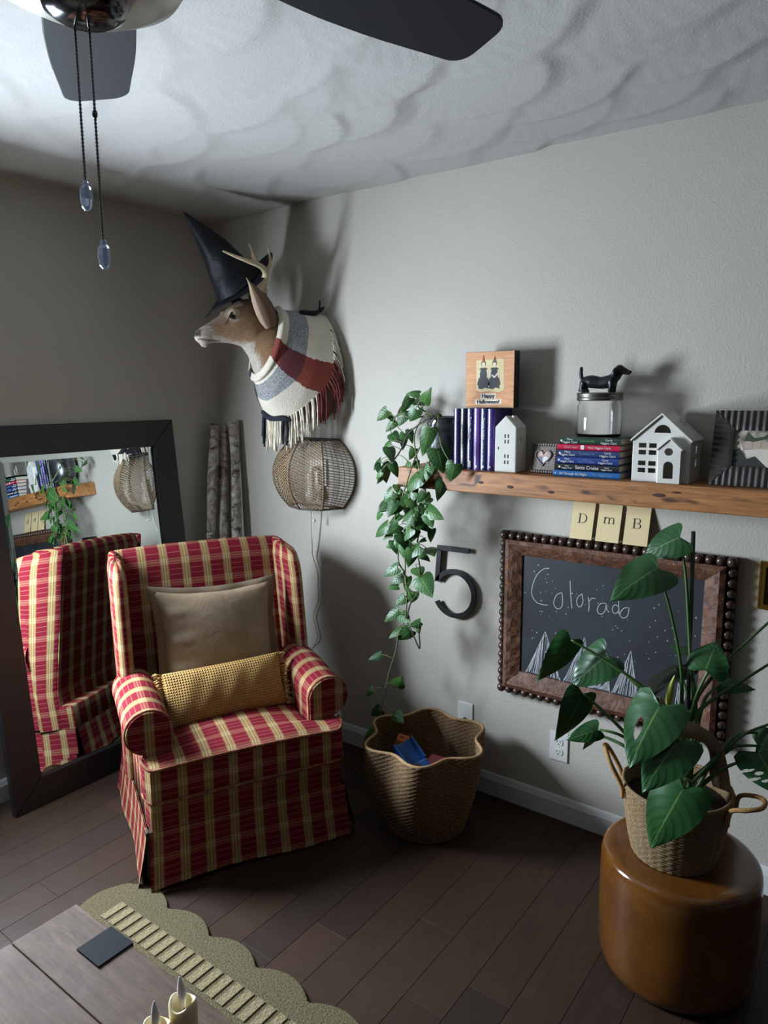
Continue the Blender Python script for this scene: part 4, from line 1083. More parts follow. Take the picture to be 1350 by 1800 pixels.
# glass jar with dachshund lid
def m_glass():
    t = NT('clear_glass'); t.base((1,1,1,1)); t.rough(.0); t.p.inputs['Transmission Weight'].default_value = 1.0; t.p.inputs['IOR'].default_value = 1.45; return t.m
JX, JY, JZ = 1.983, -.095, 1.4655
def jar():
    root = thing('dog_lid_jar', 'clear glass jar with metal lid topped by a dark dachshund figure', 'jar', (JX, JY, JZ))
    R = .072; t = .0028
    pr = [(.001,.0),(R-.010,.0),(R-.003,.003),(R,.010),(R,.104),(R-.004,.110),(R-.006,.122),(R-.006-t,.122),(R-.004-t,.110),(R-t,.103),(R-t,.012),(R-.012,.0065),(.001,.0065)]
    m = MB(); m.lathe(pr, 56, None, (True, True)); m.build('glass_body', m_glass(), root, smooth=True, angle=50)
    STL = plain('dull_metal_lid', lin(120,116,110), .35, .9, var=.1)
    m = MB(); m.lathe([(.001,.118),(.0715,.118),(.0735,.121),(.0735,.127),(.0722,.129),(.0722,.132),(.0735,.134),(.0735,.141),(.0715,.1445),(.001,.1445)], 56); m.build('lid', STL, root, smooth=True, angle=35)
    DK = plain('black_cast_metal', lin(34,34,36), .38, .4, var=.2, vscale=40, bump=.08)
    z = .1445; m = MB()
    def tb(p, r, n=14): m.tube(smoothpath(p, 5), [float(np.interp(k/(5*(len(p)-1)), np.linspace(0,1,len(r)), r)) for k in range(5*(len(p)-1)+1)], n)
    tb([(-.055,0,z+.033),(-.03,0,z+.035),(0,0,z+.031),(.025,0,z+.034),(.045,0,z+.040)], [.018,.0215,.0195,.021,.020])     # trunk
    tb([(.038,0,z+.040),(.052,0,z+.054),(.060,0,z+.066)], [.0185,.0155,.013])      # neck
    tb([(.056,0,z+.070),(.072,0,z+.068),(.086,0,z+.063),(.095,0,z+.061)], [.0155,.0125,.0085,.0070])   # head and muzzle
    m.sphere((.061,0,z+.071), .0165, 14, 10); m.sphere((.0965,0,z+.0635), .0045, 8, 6)
    tb([(-.060,0,z+.038),(-.066,0,z+.052),(-.067,0,z+.072),(-.066,0,z+.084)], [.0072,.0066,.0062,.0040])   # tail
    for s in (-1, 1):
        tb([(.040,s*.011,z+.034),(.040,s*.013,z+.018),(.037,s*.014,z+.006),(.046,s*.014,z+.004)], [.012,.0085,.0075,.006])
        tb([(-.052,s*.011,z+.032),(-.056,s*.013,z+.018),(-.054,s*.014,z+.006),(-.044,s*.014,z+.004)], [.0145,.0095,.0075,.0065])
        tb([(-.062,s*.014,z+.012),(-.068,s*.014,z+.004)], [.006,.003])
        tb([(.054,s*.0135,z+.076),(.050,s*.0185,z+.064),(.047,s*.0175,z+.050)], [.006,.0075,.005])
    o = m.build('dachshund', None, root); bake(o, [('REMESH', dict(mode='VOXEL', voxel_size=.0016)), ('SMOOTH', dict(factor=.5, iterations=5))]); o.data.materials.clear(); o.data.materials.append(DK)
jar()
# dark corrugated picture frame at the right end
def ridged_frame():
    x0, z0 = 2.340, ST+.001; Wd, Ht = .285, .222
    root = thing('ridged_photo_frame', 'dark ridged wooden photo frame standing right of the ceramic house', 'photo frame', (x0, -.135, z0), (math.radians(-12), 0, 0))
    DW = plain('dark_ridged_wood', lin(52,45,42), .5, var=.25, vscale=30, bump=.25, bscale=80)
    fw = .058
    MB().box((0, .004, 0), (Wd, .014, Ht)).build('back_board', DW, root)
    out = [(0,0),(Wd,0),(Wd,Ht),(0,Ht)]; inn = [(fw,fw),(Wd-fw,fw),(Wd-fw,Ht-fw),(fw,Ht-fw)]
    def rail(k):
        k2 = (k+1) % 4; A, B, C, D = Vector(out[k]), Vector(out[k2]), Vector(inn[k2]), Vector(inn[k]); n = int((B-A).length/.0044); m = MB()
        def fn(u, v):
            p = A.lerp(B, u); q = D.lerp(C, u); 
            d = (p-A).dot((B-A).normalized())
            # keep ridges square to the rail: clamp to the mitre
            al = (B-A).normalized(); nn = (D-A) - al*(D-A).dot(al); nn.normalize(); L = (B-A).length
            off = fw*v; s = u*L; s = min(max(s, off), L-off); pt = A + al*s + nn*off
            rdg = .006*abs(math.sin(s*PI/.0175)) + .002
            return (pt.x, .004-.006-rdg*.9 + .002*(v > .97), pt.y)
        m.grid(fn, n, 8); 
        m.build('ridged_rail', DW, root, smooth=True)
    for k in range(4): rail(k)
    m = MB()
    for k in range(4):
        k2 = (k+1) % 4; m.box((min(out[k][0], out[k2][0])-.001, -.002, min(out[k][1], out[k2][1])-.001), (max(out[k][0], out[k2][0])+.001, .006, max(out[k][1], out[k2][1])+.001))
    m.build('edge_band', DW, root, kind='stuff')
    t = NT('photo_print'); n = t.noise(t.coord('Object'), 45, 3); t.base(t.ramp(n, [(.35, lin(120,112,100)), (.65, lin(196,186,170))])); t.rough(.35)
    MB().box((fw-.001, .0015, fw-.001), (Wd-fw+.001, .0035, Ht-fw+.001)).build('photo', t.m, root)
    LT = plain('photo_pale', lin(214,204,190), .4); DKP = plain('photo_dark', lin(56,58,56), .4, var=.3); GP = plain('photo_green', lin(70,84,58), .4, var=.3)
    def fl(poly, mt, d): MB().prism([(fw+p[0]*(Wd-2*fw), fw+p[1]*(Ht-2*fw)) for p in poly], .0015-d, .0016, 'y').build('photo_detail', mt, root)
    fl([(0,0),(.0,.45),(.10,.50),(.22,.22),(.35,.30),(.55,.0)], DKP, .0004); fl([(.08,.70),(.12,.45),(.25,.55),(.5,.60),(.9,.62),(.98,.20),(.75,.02),(.55,.0),(.35,.30),(.22,.28)], LT, .0003)
    fl([(.15,.72),(.3,.70),(.5,.78),(.55,.98),(.45,.85),(.3,.80),(.2,.98)], GP, .0005); fl([(.65,.70),(.95,.72),(.96,.95),(.7,.9)], GP, .0005)
    for k in range(4): fl([(.18+.13*k,.50),(.28+.13*k,.50),(.29+.13*k,.68),(.23+.13*k,.72),(.17+.13*k,.66)], plain('photo_mid', lin(186,168,150), .4), .0006)
    MB().prism([(.014, .0), (.085, .018), (.014, .15)], Wd/2-.02, Wd/2+.02, 'x').build('easel_back', DW, root)
ridged_frame()
# ------------------------------------------------------------------ chalkboard and things on the wall
CHALK_TEXT = [[(1.799, 0.982), (1.776, 0.975), (1.753, 0.951), (1.738, 0.917), (1.733, 0.884), (1.737, 0.865), (1.753, 0.847), (1.776, 0.842), (1.798, 0.843)], [(1.85, 0.899), (1.832, 0.888), (1.821, 0.862), (1.825, 0.843), (1.839, 0.836), (1.852, 0.848), (1.854, 0.876), (1.85, 0.899)], [(1.88, 0.947), (1.883, 0.904), (1.89, 0.847)], [(1.926, 0.907), (1.911, 0.893), (1.907, 0.873), (1.913, 0.859), (1.924, 0.861), (1.93, 0.881), (1.926, 0.907)], [(1.948, 0.899), (1.953, 0.869), (1.951, 0.846)], [(1.951, 0.881), (1.961, 0.896), (1.975, 0.898)], [(2.013, 0.886), (1.996, 0.884), (1.984, 0.867), (1.986, 0.848), (2.001, 0.847), (2.012, 0.864), (2.013, 0.886), (2.017, 0.865), (2.025, 0.857)], [(2.056, 0.919), (2.057, 0.887), (2.059, 0.856)], [(2.055, 0.883), (2.044, 0.887), (2.036, 0.875), (2.038, 0.86), (2.049, 0.857), (2.057, 0.868)], [(2.088, 0.885), (2.074, 0.879), (2.062, 0.858), (2.072, 0.845), (2.088, 0.855), (2.093, 0.886)]]
PEAKS = [[(1.792,0.741), (1.716,0.561), (1.86,0.552)], [(1.941,0.749), (1.864,0.553), (1.975,0.564)], [(2.034,0.622), (1.945,0.548), (2.04,0.56)], [(2.106,0.734), (2.041,0.549), (2.14,0.556)], [(2.177,0.603), (2.165,0.558), (2.211,0.558)], [(2.267,0.662), (2.259,0.563), (2.285,0.57)], [(2.289,0.682), (2.287,0.59), (2.311,0.592)]]
CHALK = plain('white_chalk', lin(176,178,182), .9, var=.2, vscale=200)
def ribbon(m, pts, w, y, rr=None):
    """Flat chalk stroke on the slate, points in (x, z)."""
    P_ = [Vector((p[0], 0, p[1])) for p in pts]
    for i in range(len(P_)-1):
        d = (P_[i+1]-P_[i]); 
        if d.length < 1e-5: continue
        n = Vector((-d.z, 0, d.x)).normalized()*w/2
        a, b = P_[i], P_[i+1]
        m.add([(a+n)[:], (b+n)[:], (b-n)[:], (a-n)[:]], [(0,1,2,3)], Matrix.Translation((0, y, 0)))
def chalkboard():
    x0, x1, z0, z1 = 1.600, 2.420, .466, 1.102; yb = -.040
    root = thing('chalkboard', 'framed chalkboard with beaded wooden edge reading Colorado over chalk mountains', 'chalkboard', ((x0+x1)/2, 0, z0))
    Pm = Matrix.Translation((-(x0+x1)/2, 0, -z0))
    def L(m, n, mat, **k): o = m.build(n, mat, k.pop('par', root), **k); o.matrix_parent_inverse = Pm if o.parent is root else Matrix(); return o
    t = NT('carved_brown_wood'); g = t.noise(t.coord('Object', (6, 6, 6)), 5, 5, .7, 1.0)
    t.base(t.ramp(g, [(.3, lin(58,34,24)), (.55, lin(104,66,44)), (.75, lin(132,92,66))])); t.rough(.55); t.normal(t.bump(g, .6, .008)); WD = t.m
    DKB = plain('dark_bead_wood', lin(62,44,34), .32, var=.3, vscale=30, spec=.6)
    L(MB().box((x0+.012, -.030, z0+.012), (x1-.012, -.001, z1-.012)), 'backing', plain('dark_backing', lin(40,28,22), .7))
    sx0, sx1, sz0, sz1 = 1.694, 2.328, .566, 1.018
    t = NT('black_slate'); n = t.noise(t.coord('Object'), 6, 4, .6, .5); t.base(t.ramp(n, [(.3, lin(30,33,38)), (.7, lin(42,46,52))])); t.rough(.62); SL = t.m
    slate = L(MB().box((sx0-.01, -.0345, sz0-.01), (sx1+.01, -.028, sz1+.01)), 'slate', SL)
    out = [(x0+.030, z0+.030), (x1-.030, z0+.030), (x1-.030, z1-.030), (x0+.030, z1-.030)]; inn = [(sx0, sz0), (sx1, sz0), (sx1, sz1), (sx0, sz1)]
    for k in range(4):
        k2 = (k+1) % 4; A, B, C, D = [Vector((p[0], 0, p[1])) for p in (out[k], out[k2], inn[k2], inn[k])]
        m = MB(); prof = [(0, -.030), (0, -.052), (.25, -.060), (.5, -.055), (.8, -.046), (1, -.040), (1, -.030)]
        fn = lambda u, v: None
        n = 30; rows = []
        rr = random.Random(k)
        for f, y in prof:
            rows.append([tuple(A.lerp(D, f).lerp(B.lerp(C, f), i/n) + Vector((0, y + (.0018*math.sin(i*1.7+f*9+k) if 0 < f < 1 else 0), 0))) for i in range(n+1)])
        for j in range(len(rows)-1):
            for i in range(n): m.add([rows[j][i], rows[j][i+1], rows[j+1][i+1], rows[j+1][i]], [(0,1,2,3)])
        o = L(m, 'frame_rail', WD, smooth=True, angle=50)
    # half-round bead row, one bead at a time
    b = MB(); b.sphere((0,0,0), .0158, 14, 9, None, (1, .95, 1)); bm_ = b.mesh('bead'); bm_.polygons.foreach_set('use_smooth', [True]*len(bm_.polygons))
    nx, nz = 24, 18; e = .0165
    spots = [(x0+e + (x1-x0-2*e)*k/nx, zz) for zz in (z0+e, z1-e) for k in range(nx+1)] + [(xx, z0+e + (z1-z0-2*e)*k/nz) for xx in (x0+e, x1-e) for k in range(1, nz)]
    for x, z in spots:
        o = part('bead', bm_, DKB, root, (x-(x0+x1)/2, -.034, z-z0))
        if (x in (x0+e,) or abs(x-(x1-e)) < 1e-6) and (abs(z-z0-e) < 1e-6 or abs(z-z1+e) < 1e-6): o.scale = (1.08, 1.1, 1.08)
    for lo, hi in (((x0+.002, -.026, z0+.002), (x1-.002, -.012, z0+.031)), ((x0+.002, -.026, z1-.031), (x1-.002, -.012, z1-.002)), ((x0+.002, -.026, z0+.031), (x0+.031, -.012, z1-.031)), ((x1-.031, -.026, z0+.031), (x1-.002, -.012, z1-.031))):
        L(MB().box(lo, hi), 'bead_channel', DKB)
    rr = random.Random(12); y = -.0349
    def S(m, n): o = m.build(n, CHALK, slate, recalc=False); return o
    for grp in ((0,), (1,), (2,), (3,), (4, 5), (6,), (7, 8), (9,)):
        m = MB()
        for q in grp:
            pts = smoothpath([(p[0], 0, p[1]) for p in CHALK_TEXT[q]], 5); ribbon(m, [(p.x, p.z) for p in pts], .0026, y)
        S(m, 'chalk_letter')
    for ap, bl, br in PEAKS:
        m = MB(); ribbon(m, [bl, ap, br], .0022, y)
        n = max(6, int((br[0]-bl[0])/.0042))
        for k in range(1, n):
            f = (k + rr.uniform(-.4, .4))/n; bx, bz = bl[0]+(br[0]-bl[0])*f, bl[1]+(br[1]-bl[1])*f
            g = abs(f-.45)*1.0 + rr.uniform(0, .12); g = min(.85, g)
            e_ = bl if f < .45 else br
            tx, tz = ap[0]+(e_[0]-ap[0])*g, ap[1]+(e_[1]-ap[1])*g
            mid = ((bx+tx)/2+rr.uniform(-.004,.004), (bz+tz)/2)
            ribbon(m, [(tx, tz), mid, (bx+rr.uniform(-.004,.004), max(bz+rr.uniform(-.005,.012), sz0+.004))], rr.uniform(.0011, .002), y-.0001*(k % 3))
        S(m, 'chalk_mountain')
    m = MB()
    for k in range(85):
        x, z = rr.uniform(sx0+.01, sx1-.01), rr.uniform(.66, sz1-.02); s = rr.uniform(.0010, .0022)
        m.add([(x-s, y, z-s), (x+s, y, z-s*.8), (x+s*.8, y, z+s), (x-s*.7, y, z+s)], [(0,1,2,3)])
    o = S(m, 'chalk_snow'); o['kind'] = 'stuff'
chalkboard()
def serif_card(x0, x1, letter, label):
    z0, z1 = 1.1035, 1.2305; yb, yt = -.038, -.006; cx = (x0+x1)/2; w = x1-x0; h = z1-z0
    a = math.atan2(yt-yb, h)
    root = thing('letter_card', label, 'card', (cx, yb, z0), (-a, 0, rnd.uniform(-.02, .02)), 'letter cards on the chalkboard')
    hh = math.hypot(h, yt-yb)
    MB().box((-w/2, 0, 0), (w/2, .0025, hh)).build('card_stock', plain('cream_card', lin(222,200,152), .7, var=.05), root, bevel=.0006)
    INK = plain('black_ink', lin(22,20,20), .7); m = MB(); d = -.0004
    def rect(u0, v0, u1, v1): m.box((u0, d, v0), (u1, .0003, v1))
    def ring(cu, cv, ru, rv, tu, tv, a0, a1, n=14):
        o_ = [(cu+ru*math.cos(a), cv+rv*math.sin(a)) for a in np.linspace(a0, a1, n)]; i_ = [(cu+(ru-tu)*math.cos(a), cv+(rv-tv)*math.sin(a)) for a in np.linspace(a0, a1, n)]
        for k in range(n-1): m.prism([o_[k], o_[k+1], i_[k+1], i_[k]], d, .0003, 'y')
    H = .034; zc = hh*.56; b = zc-H/2; T_ = zc+H/2; s = .0012
    if letter == 'D':
        rect(-.013, b, -.0085, T_); rect(-.018, b, 0, b+s*1.4); rect(-.018, T_-s*1.4, 0, T_); ring(-.001, zc, .017, H/2, .0045, .0016, -PI/2, PI/2)
    elif letter == 'B':
        rect(-.012, b, -.0075, T_); rect(-.017, b, .001, b+s*1.4); rect(-.017, T_-s*1.4, .001, T_); rect(-.009, zc+.0005, .001, zc+.0005+s*1.2)
        ring(.0, zc+.0085+.0005, .0115, H/4, .0042, .0015, -PI/2, PI/2); ring(.0, zc-.0080, .0140, H/4+.0006, .0045, .0015, -PI/2, PI/2)
    else:
        H = .022; b = zc-H/2+.001; T_ = zc+H/2+.001
        for u in (-.0155, .0, .0155): rect(u-.0019, b, u+.0019, T_-.006); rect(u-.0050, b, u+.0050, b+s*1.2)
        rect(-.0174, b, -.0136, T_); rect(-.0205, T_-s*1.5, -.0150, T_)
        ring(-.0068, T_-.0082, .0087, .0085, .0036, .0022, 0, PI*.92); ring(.0087, T_-.0082, .0087, .0085, .0036, .0022, 0, PI*.92)
    m.build('letter', INK, root)
serif_card(1.872, 1.952, 'D', 'cream card with black letter D on the chalkboard top')
serif_card(1.965, 2.046, 'm', 'cream card with small black letter m between two others')
serif_card(2.061, 2.142, 'B', 'cream card with black letter B, nearest the monstera leaf')
# house number five
def five():
    m = MB(); y0, y1 = -.022, -.012
    poly = [(1.309, 1.006), (1.457, 1.008), (1.456, .989), (1.329, .988), (1.318, .872)]
    n = 40; cx, cz, ro, ri = 1.389, .816, .1005, .0815
    a0, a1 = math.radians(152), math.radians(-152)
    m.prism([(1.309, 1.006), (1.457, 1.008), (1.456, .989), (1.309, .987)], y0, y1, 'y')
    m.prism([(1.309, .990), (1.3295, .990), (1.3195, .862), (1.2985, .853)], y0, y1, 'y')
    A = np.linspace(a0, a1, n)
    o_ = [(cx+ro*math.cos(a), cz+ro*math.sin(a)) for a in A]; i_ = [(cx+ri*math.cos(a), cz+ri*math.sin(a)) for a in A]
    V = [(p[0], y0, p[1]) for p in o_] + [(p[0], y0, p[1]) for p in i_] + [(p[0], y1, p[1]) for p in o_] + [(p[0], y1, p[1]) for p in i_]; F = []
    for k in range(n-1): F += [(k, k+1, n+k+1, n+k), (2*n+k, 3*n+k, 3*n+k+1, 2*n+k+1), (k, 2*n+k, 2*n+k+1, k+1), (n+k, n+k+1, 3*n+k+1, 3*n+k)]
    F += [(0, n, 3*n, 2*n), (n-1, 3*n-1, 4*n-1, 2*n-1)]
    m.add(V, F)
    root = thing('house_number', 'black metal numeral 5 mounted on the wall beside the vines', 'number', (1.389, 0, .716)); Pm = Matrix.Translation((-1.389, 0, -.716))
    BM = plain('black_metal', lin(30,29,32), .42, .3, var=.1)
    o = m.build('numeral', BM, root); o.matrix_parent_inverse = Pm
    for x, z in ((1.375, .998), (1.40, .726)):
        s = MB(); s.tube([(x, -.0005, z), (x, -.0125, z)], .004, 8); s.tube([(x, -.0225, z), (x, -.0235, z)], .005, 10); o = s.build('mounting_screw', plain('dark_screw', lin(60,50,44), .5, .5), root); o.matrix_parent_inverse = Pm
five()
# brass picture frame at the right edge
def brass():
    x0, x1, z0, z1 = 2.478, 2.640, .945, 1.096
    root = thing('brass_frame', 'small brass picture frame on the wall at the right edge', 'picture frame', ((x0+x1)/2, 0, z0)); Pm = Matrix.Translation((-(x0+x1)/2, 0, -z0))
    BR = plain('aged_brass', lin(170,128,58), .32, .95, var=.2, vscale=20); w = .017
    out = [(x0,z0),(x1,z0),(x1,z1),(x0,z1)]; inn = [(x0+w,z0+w),(x1-w,z0+w),(x1-w,z1-w),(x0+w,z1-w)]
    for k in range(4):
        k2 = (k+1) % 4; m = MB()
        for f0, f1, ya, yb in ((0, .3, -.014, -.018), (.3, .65, -.013, -.013), (.65, 1, -.016, -.012)):
            P4 = [Vector(out[k]).lerp(Vector(inn[k]), f0), Vector(out[k2]).lerp(Vector(inn[k2]), f0), Vector(out[k2]).lerp(Vector(inn[k2]), f1), Vector(out[k]).lerp(Vector(inn[k]), f1)]
            m.prism([tuple(p) for p in P4], ya, -.001, 'y')
        o = m.build('frame_rail', BR, root); o.matrix_parent_inverse = Pm
    t = NT('dark_picture'); n = t.noise(t.coord('Object'), 14, 4); t.base(t.ramp(n, [(.35, lin(66,58,38)), (.65, lin(112,98,64))])); t.rough(.3)
    o = MB().box((x0+w-.002, -.006, z0+w-.002), (x1-w+.002, -.001, z1-w+.002)).build('picture', t.m, root); o.matrix_parent_inverse = Pm
brass()
# wall plates
PLT = plain('white_plastic', lin(212,210,204), .35, var=.02); SLOT = plain('dark_slot', lin(24,22,22), .8)
def plate(name, label, x0, x1, z0, z1): 
    root = thing(name, label, 'outlet', ((x0+x1)/2, 0, z0)); Pm = Matrix.Translation((-(x0+x1)/2, 0, -z0))
    def L(m, n, mat, **k): o = m.build(n, mat, root, **k); o.matrix_parent_inverse = Pm; return o
    L(MB().box((x0, -.006, z0), (x1, -.0004, z1)), 'cover_plate', PLT, bevel=.0022); return L
x0, x1, z0, z1 = 1.811, 1.883, .234, .348; xm = (x0+x1)/2
L = plate('wall_outlet', 'white duplex electrical outlet on the wall under the chalkboard', x0, x1, z0, z1)
for zc in (.271, .311):
    L(MB().prism([(xm+.0165*math.cos(a)*1.0, zc+max(-.0125, min(.0125, .0165*math.sin(a)))) for a in np.linspace(0, 2*PI, 24, endpoint=False)], -.0082, -.005, 'y'), 'receptacle', PLT)
    for dx, hh in ((-.0062, .0042), (.0062, .0035)): L(MB().box((xm+dx-.0011, -.0086, zc+.0025-hh), (xm+dx+.0011, -.0078, zc+.0025+hh)), 'slot', SLOT)
    L(MB().prism([(xm+.0024*math.cos(a), zc-.0078+.0024*math.sin(a)) for a in np.linspace(0, 2*PI, 10, endpoint=False)], -.0086, -.0078, 'y'), 'ground_hole', SLOT)
m = MB(); m.sphere((xm, -.0062, (z0+z1)/2), .0028, 10, 6, None, (1,.5,1)); L(m, 'screw', PLT, smooth=True)
x0, x1, z0, z1 = 1.405, 1.475, .247, .361; xm = (x0+x1)/2
L = plate('cable_plate', 'white cable wall plate peeking out behind the scalloped basket', x0, x1, z0, z1)
m = MB(); m.tube([(xm, -.005, (z0+z1)/2-.01), (xm, -.018, (z0+z1)/2-.01)], [.005, .0045], 10); L(m, 'coax_jack', plain('coax_metal', lin(110,96,80), .4, .8), smooth=True, angle=40)
for zc in (z0+.012, z1-.012): m = MB(); m.sphere((xm, -.0062, zc), .0024, 8, 5, None, (1,.5,1)); L(m, 'screw', PLT, smooth=True)
POTHOS = [(1.299,-0.135,1.608,1.248,-0.157,1.612,0.5), (1.388,-0.24,1.578,1.441,-0.281,1.626,0.5), (1.232,-0.1,1.595,1.208,-0.129,1.533,0.45), (1.227,-0.081,1.585,1.298,-0.097,1.573,0.8), (1.152,-0.143,1.546,1.1,-0.149,1.503,0.6), (1.146,-0.124,1.529,1.174,-0.117,1.496,0.5), (1.17,-0.111,1.506,1.119,-0.116,1.458,0.5), (1.214,-0.109,1.546,1.184,-0.119,1.483,0.8), (1.325,-0.196,1.552,1.286,-0.189,1.504,0.8), (1.301,-0.114,1.557,1.26,-0.106,1.538,0.7), (1.133,-0.089,1.454,1.186,-0.111,1.423,0.7), (1.171,-0.147,1.421,1.12,-0.136,1.395,0.6), (1.193,-0.188,1.407,1.236,-0.225,1.356,0.6), (1.192,-0.084,1.455,1.197,-0.103,1.389,0.35), (1.272,-0.164,1.474,1.298,-0.178,1.424,0.5), (1.414,-0.24,1.486,1.384,-0.25,1.381,0.45), (1.246,-0.091,1.397,1.225,-0.096,1.349,0.6), (1.149,-0.185,1.352,1.101,-0.179,1.312,0.6), (1.158,-0.181,1.342,1.181,-0.185,1.266,0.75), (1.245,-0.239,1.351,1.268,-0.232,1.297,0.6), (1.281,-0.182,1.355,1.242,-0.173,1.29,0.5), (1.335,-0.21,1.363,1.34,-0.212,1.329,0.7), (1.19,-0.235,1.315,1.157,-0.23,1.283,0.5), (1.179,-0.21,1.299,1.171,-0.238,1.268,0.5), (1.448,-0.24,1.414,1.465,-0.226,1.321,0.85), (1.522,-0.244,1.363,1.499,-0.241,1.295,0.8), (1.414,-0.221,1.343,1.423,-0.257,1.312,0.9), (1.363,-0.229,1.309,1.289,-0.228,1.246,0.7), (1.442,-0.189,1.298,1.443,-0.231,1.223,0.55), (1.242,-0.207,1.267,1.276,-0.249,1.244,0.4), (1.196,-0.2,1.189,1.16,-0.225,1.155,0.8), (1.261,-0.188,1.233,1.21,-0.174,1.177,0.55), (1.169,-0.215,1.155,1.136,-0.2,1.114,0.5), (1.273,-0.228,1.186,1.246,-0.269,1.155,0.45), (1.33,-0.208,1.188,1.293,-0.251,1.131,0.55), (1.391,-0.236,1.185,1.482,-0.257,1.166,0.6), (1.258,-0.207,1.152,1.223,-0.243,1.105,0.45), (1.368,-0.247,1.2,1.401,-0.24,1.17,0.9), (1.212,-0.228,1.107,1.131,-0.216,1.051,0.45), (1.227,-0.187,1.086,1.168,-0.21,1.044,0.45), (1.297,-0.218,1.111,1.316,-0.232,1.079,0.8), (1.343,-0.205,1.144,1.392,-0.214,1.101,0.8), (1.332,-0.211,1.101,1.286,-0.219,1.032,0.5), (1.388,-0.184,1.106,1.39,-0.199,1.055,0.6), (1.25,-0.22,1.04,1.196,-0.222,1.018,0.6), (1.292,-0.233,1.044,1.315,-0.26,0.993,0.65), (1.359,-0.182,1.063,1.333,-0.195,1.05,0.4), (1.383,-0.212,1.038,1.447,-0.256,1.031,0.8), (1.366,-0.221,1.011,1.413,-0.231,0.994,0.6), (1.275,-0.249,0.954,1.205,-0.257,0.91,0.45), (1.336,-0.206,0.954,1.38,-0.247,0.931,0.85), (1.273,-0.206,0.908,1.212,-0.223,0.873,0.5), (1.245,-0.202,0.865,1.203,-0.226,0.857,0.55), (1.289,-0.201,0.909,1.275,-0.201,0.844,0.5), (1.381,-0.248,0.933,1.459,-0.29,0.879,0.75), (1.314,-0.203,0.855,1.292,-0.19,0.796,0.8), (1.299,-0.232,0.836,1.263,-0.25,0.803,0.8), (1.249,-0.209,0.767,1.191,-0.234,0.717,0.45), (1.273,-0.225,0.761,1.334,-0.251,0.748,0.7), (1.345,-0.224,0.733,1.367,-0.233,0.702,0.9), (1.368,-0.229,0.749,1.324,-0.251,0.726,0.5), (1.265,-0.196,0.696,1.219,-0.239,0.659,0.5), (1.307,-0.21,0.698,1.244,-0.211,0.639,0.6), (1.178,-0.228,0.578,1.135,-0.26,0.556,0.4), (1.304,-0.194,1.27,1.345,-0.224,1.224,0.6), (1.326,-0.237,1.224,1.366,-0.256,1.179,0.7), (1.286,-0.201,1.19,1.336,-0.24,1.148,0.5), (1.389,-0.227,1.247,1.424,-0.252,1.209,0.4), (1.223,-0.192,1.224,1.207,-0.21,1.178,0.5), (1.261,-0.239,0.466,1.302,-0.26,0.52,0.8), (1.164,-0.27,0.442,1.121,-0.267,0.398,0.4), (1.18,-0.237,0.347,1.13,-0.244,0.307,0.7), (1.28,-0.276,0.372,1.336,-0.3,0.358,0.75), (1.159,-0.258,0.247,1.117,-0.279,0.188,0.7), (1.13,-0.242,0.197,1.069,-0.23,0.138,0.6)]
VINES = [[(1.322,-0.12,1.49), (1.324,-0.17,1.505), (1.299,-0.17,1.445), (1.347,-0.215,1.354), (1.363,-0.215,1.306), (1.374,-0.216,1.238), (1.35,-0.219,1.172), (1.318,-0.221,1.115), (1.275,-0.224,1.055), (1.264,-0.228,0.976), (1.297,-0.23,0.925), (1.308,-0.234,0.838), (1.303,-0.238,0.747), (1.272,-0.24,0.684), (1.265,-0.243,0.626), (1.226,-0.248,0.501), (1.201,-0.253,0.376), (1.178,-0.255,0.261), (1.151,-0.255,0.166), (1.135,-0.255,0.085), (1.08,-0.255,0.011), (1.059,-0.255,0.061)], [(1.335,-0.12,1.486), (1.393,-0.17,1.447), (1.401,-0.17,1.406), (1.373,-0.215,1.323), (1.38,-0.215,1.26), (1.393,-0.219,1.176), (1.36,-0.222,1.109), (1.35,-0.225,1.032), (1.365,-0.229,0.957), (1.36,-0.233,0.869), (1.327,-0.235,0.819), (1.313,-0.238,0.749), (1.336,-0.24,0.708), (1.353,-0.241,0.678), (1.375,-0.243,0.649), (1.367,-0.24,0.726)], [(1.309,-0.12,1.497), (1.291,-0.17,1.519), (1.225,-0.17,1.534), (1.198,-0.17,1.496)], [(1.322,-0.12,1.497), (1.317,-0.17,1.562), (1.342,-0.17,1.593), (1.36,-0.17,1.568)], [(1.309,-0.12,1.486), (1.278,-0.17,1.466), (1.238,-0.17,1.399), (1.23,-0.215,1.354)], [(1.317,-0.12,1.486), (1.339,-0.215,1.385), (1.295,-0.215,1.276), (1.27,-0.217,1.209), (1.245,-0.22,1.152), (1.261,-0.223,1.076), (1.296,-0.228,0.981), (1.298,-0.231,0.903), (1.326,-0.233,0.852)], [(1.419,-0.23,1.492), (1.456,-0.23,1.432), (1.492,-0.23,1.372)], [(1.075,-0.12,0.177), (1.151,-0.255,0.191), (1.2,-0.255,0.156), (1.188,-0.255,0.047)]]
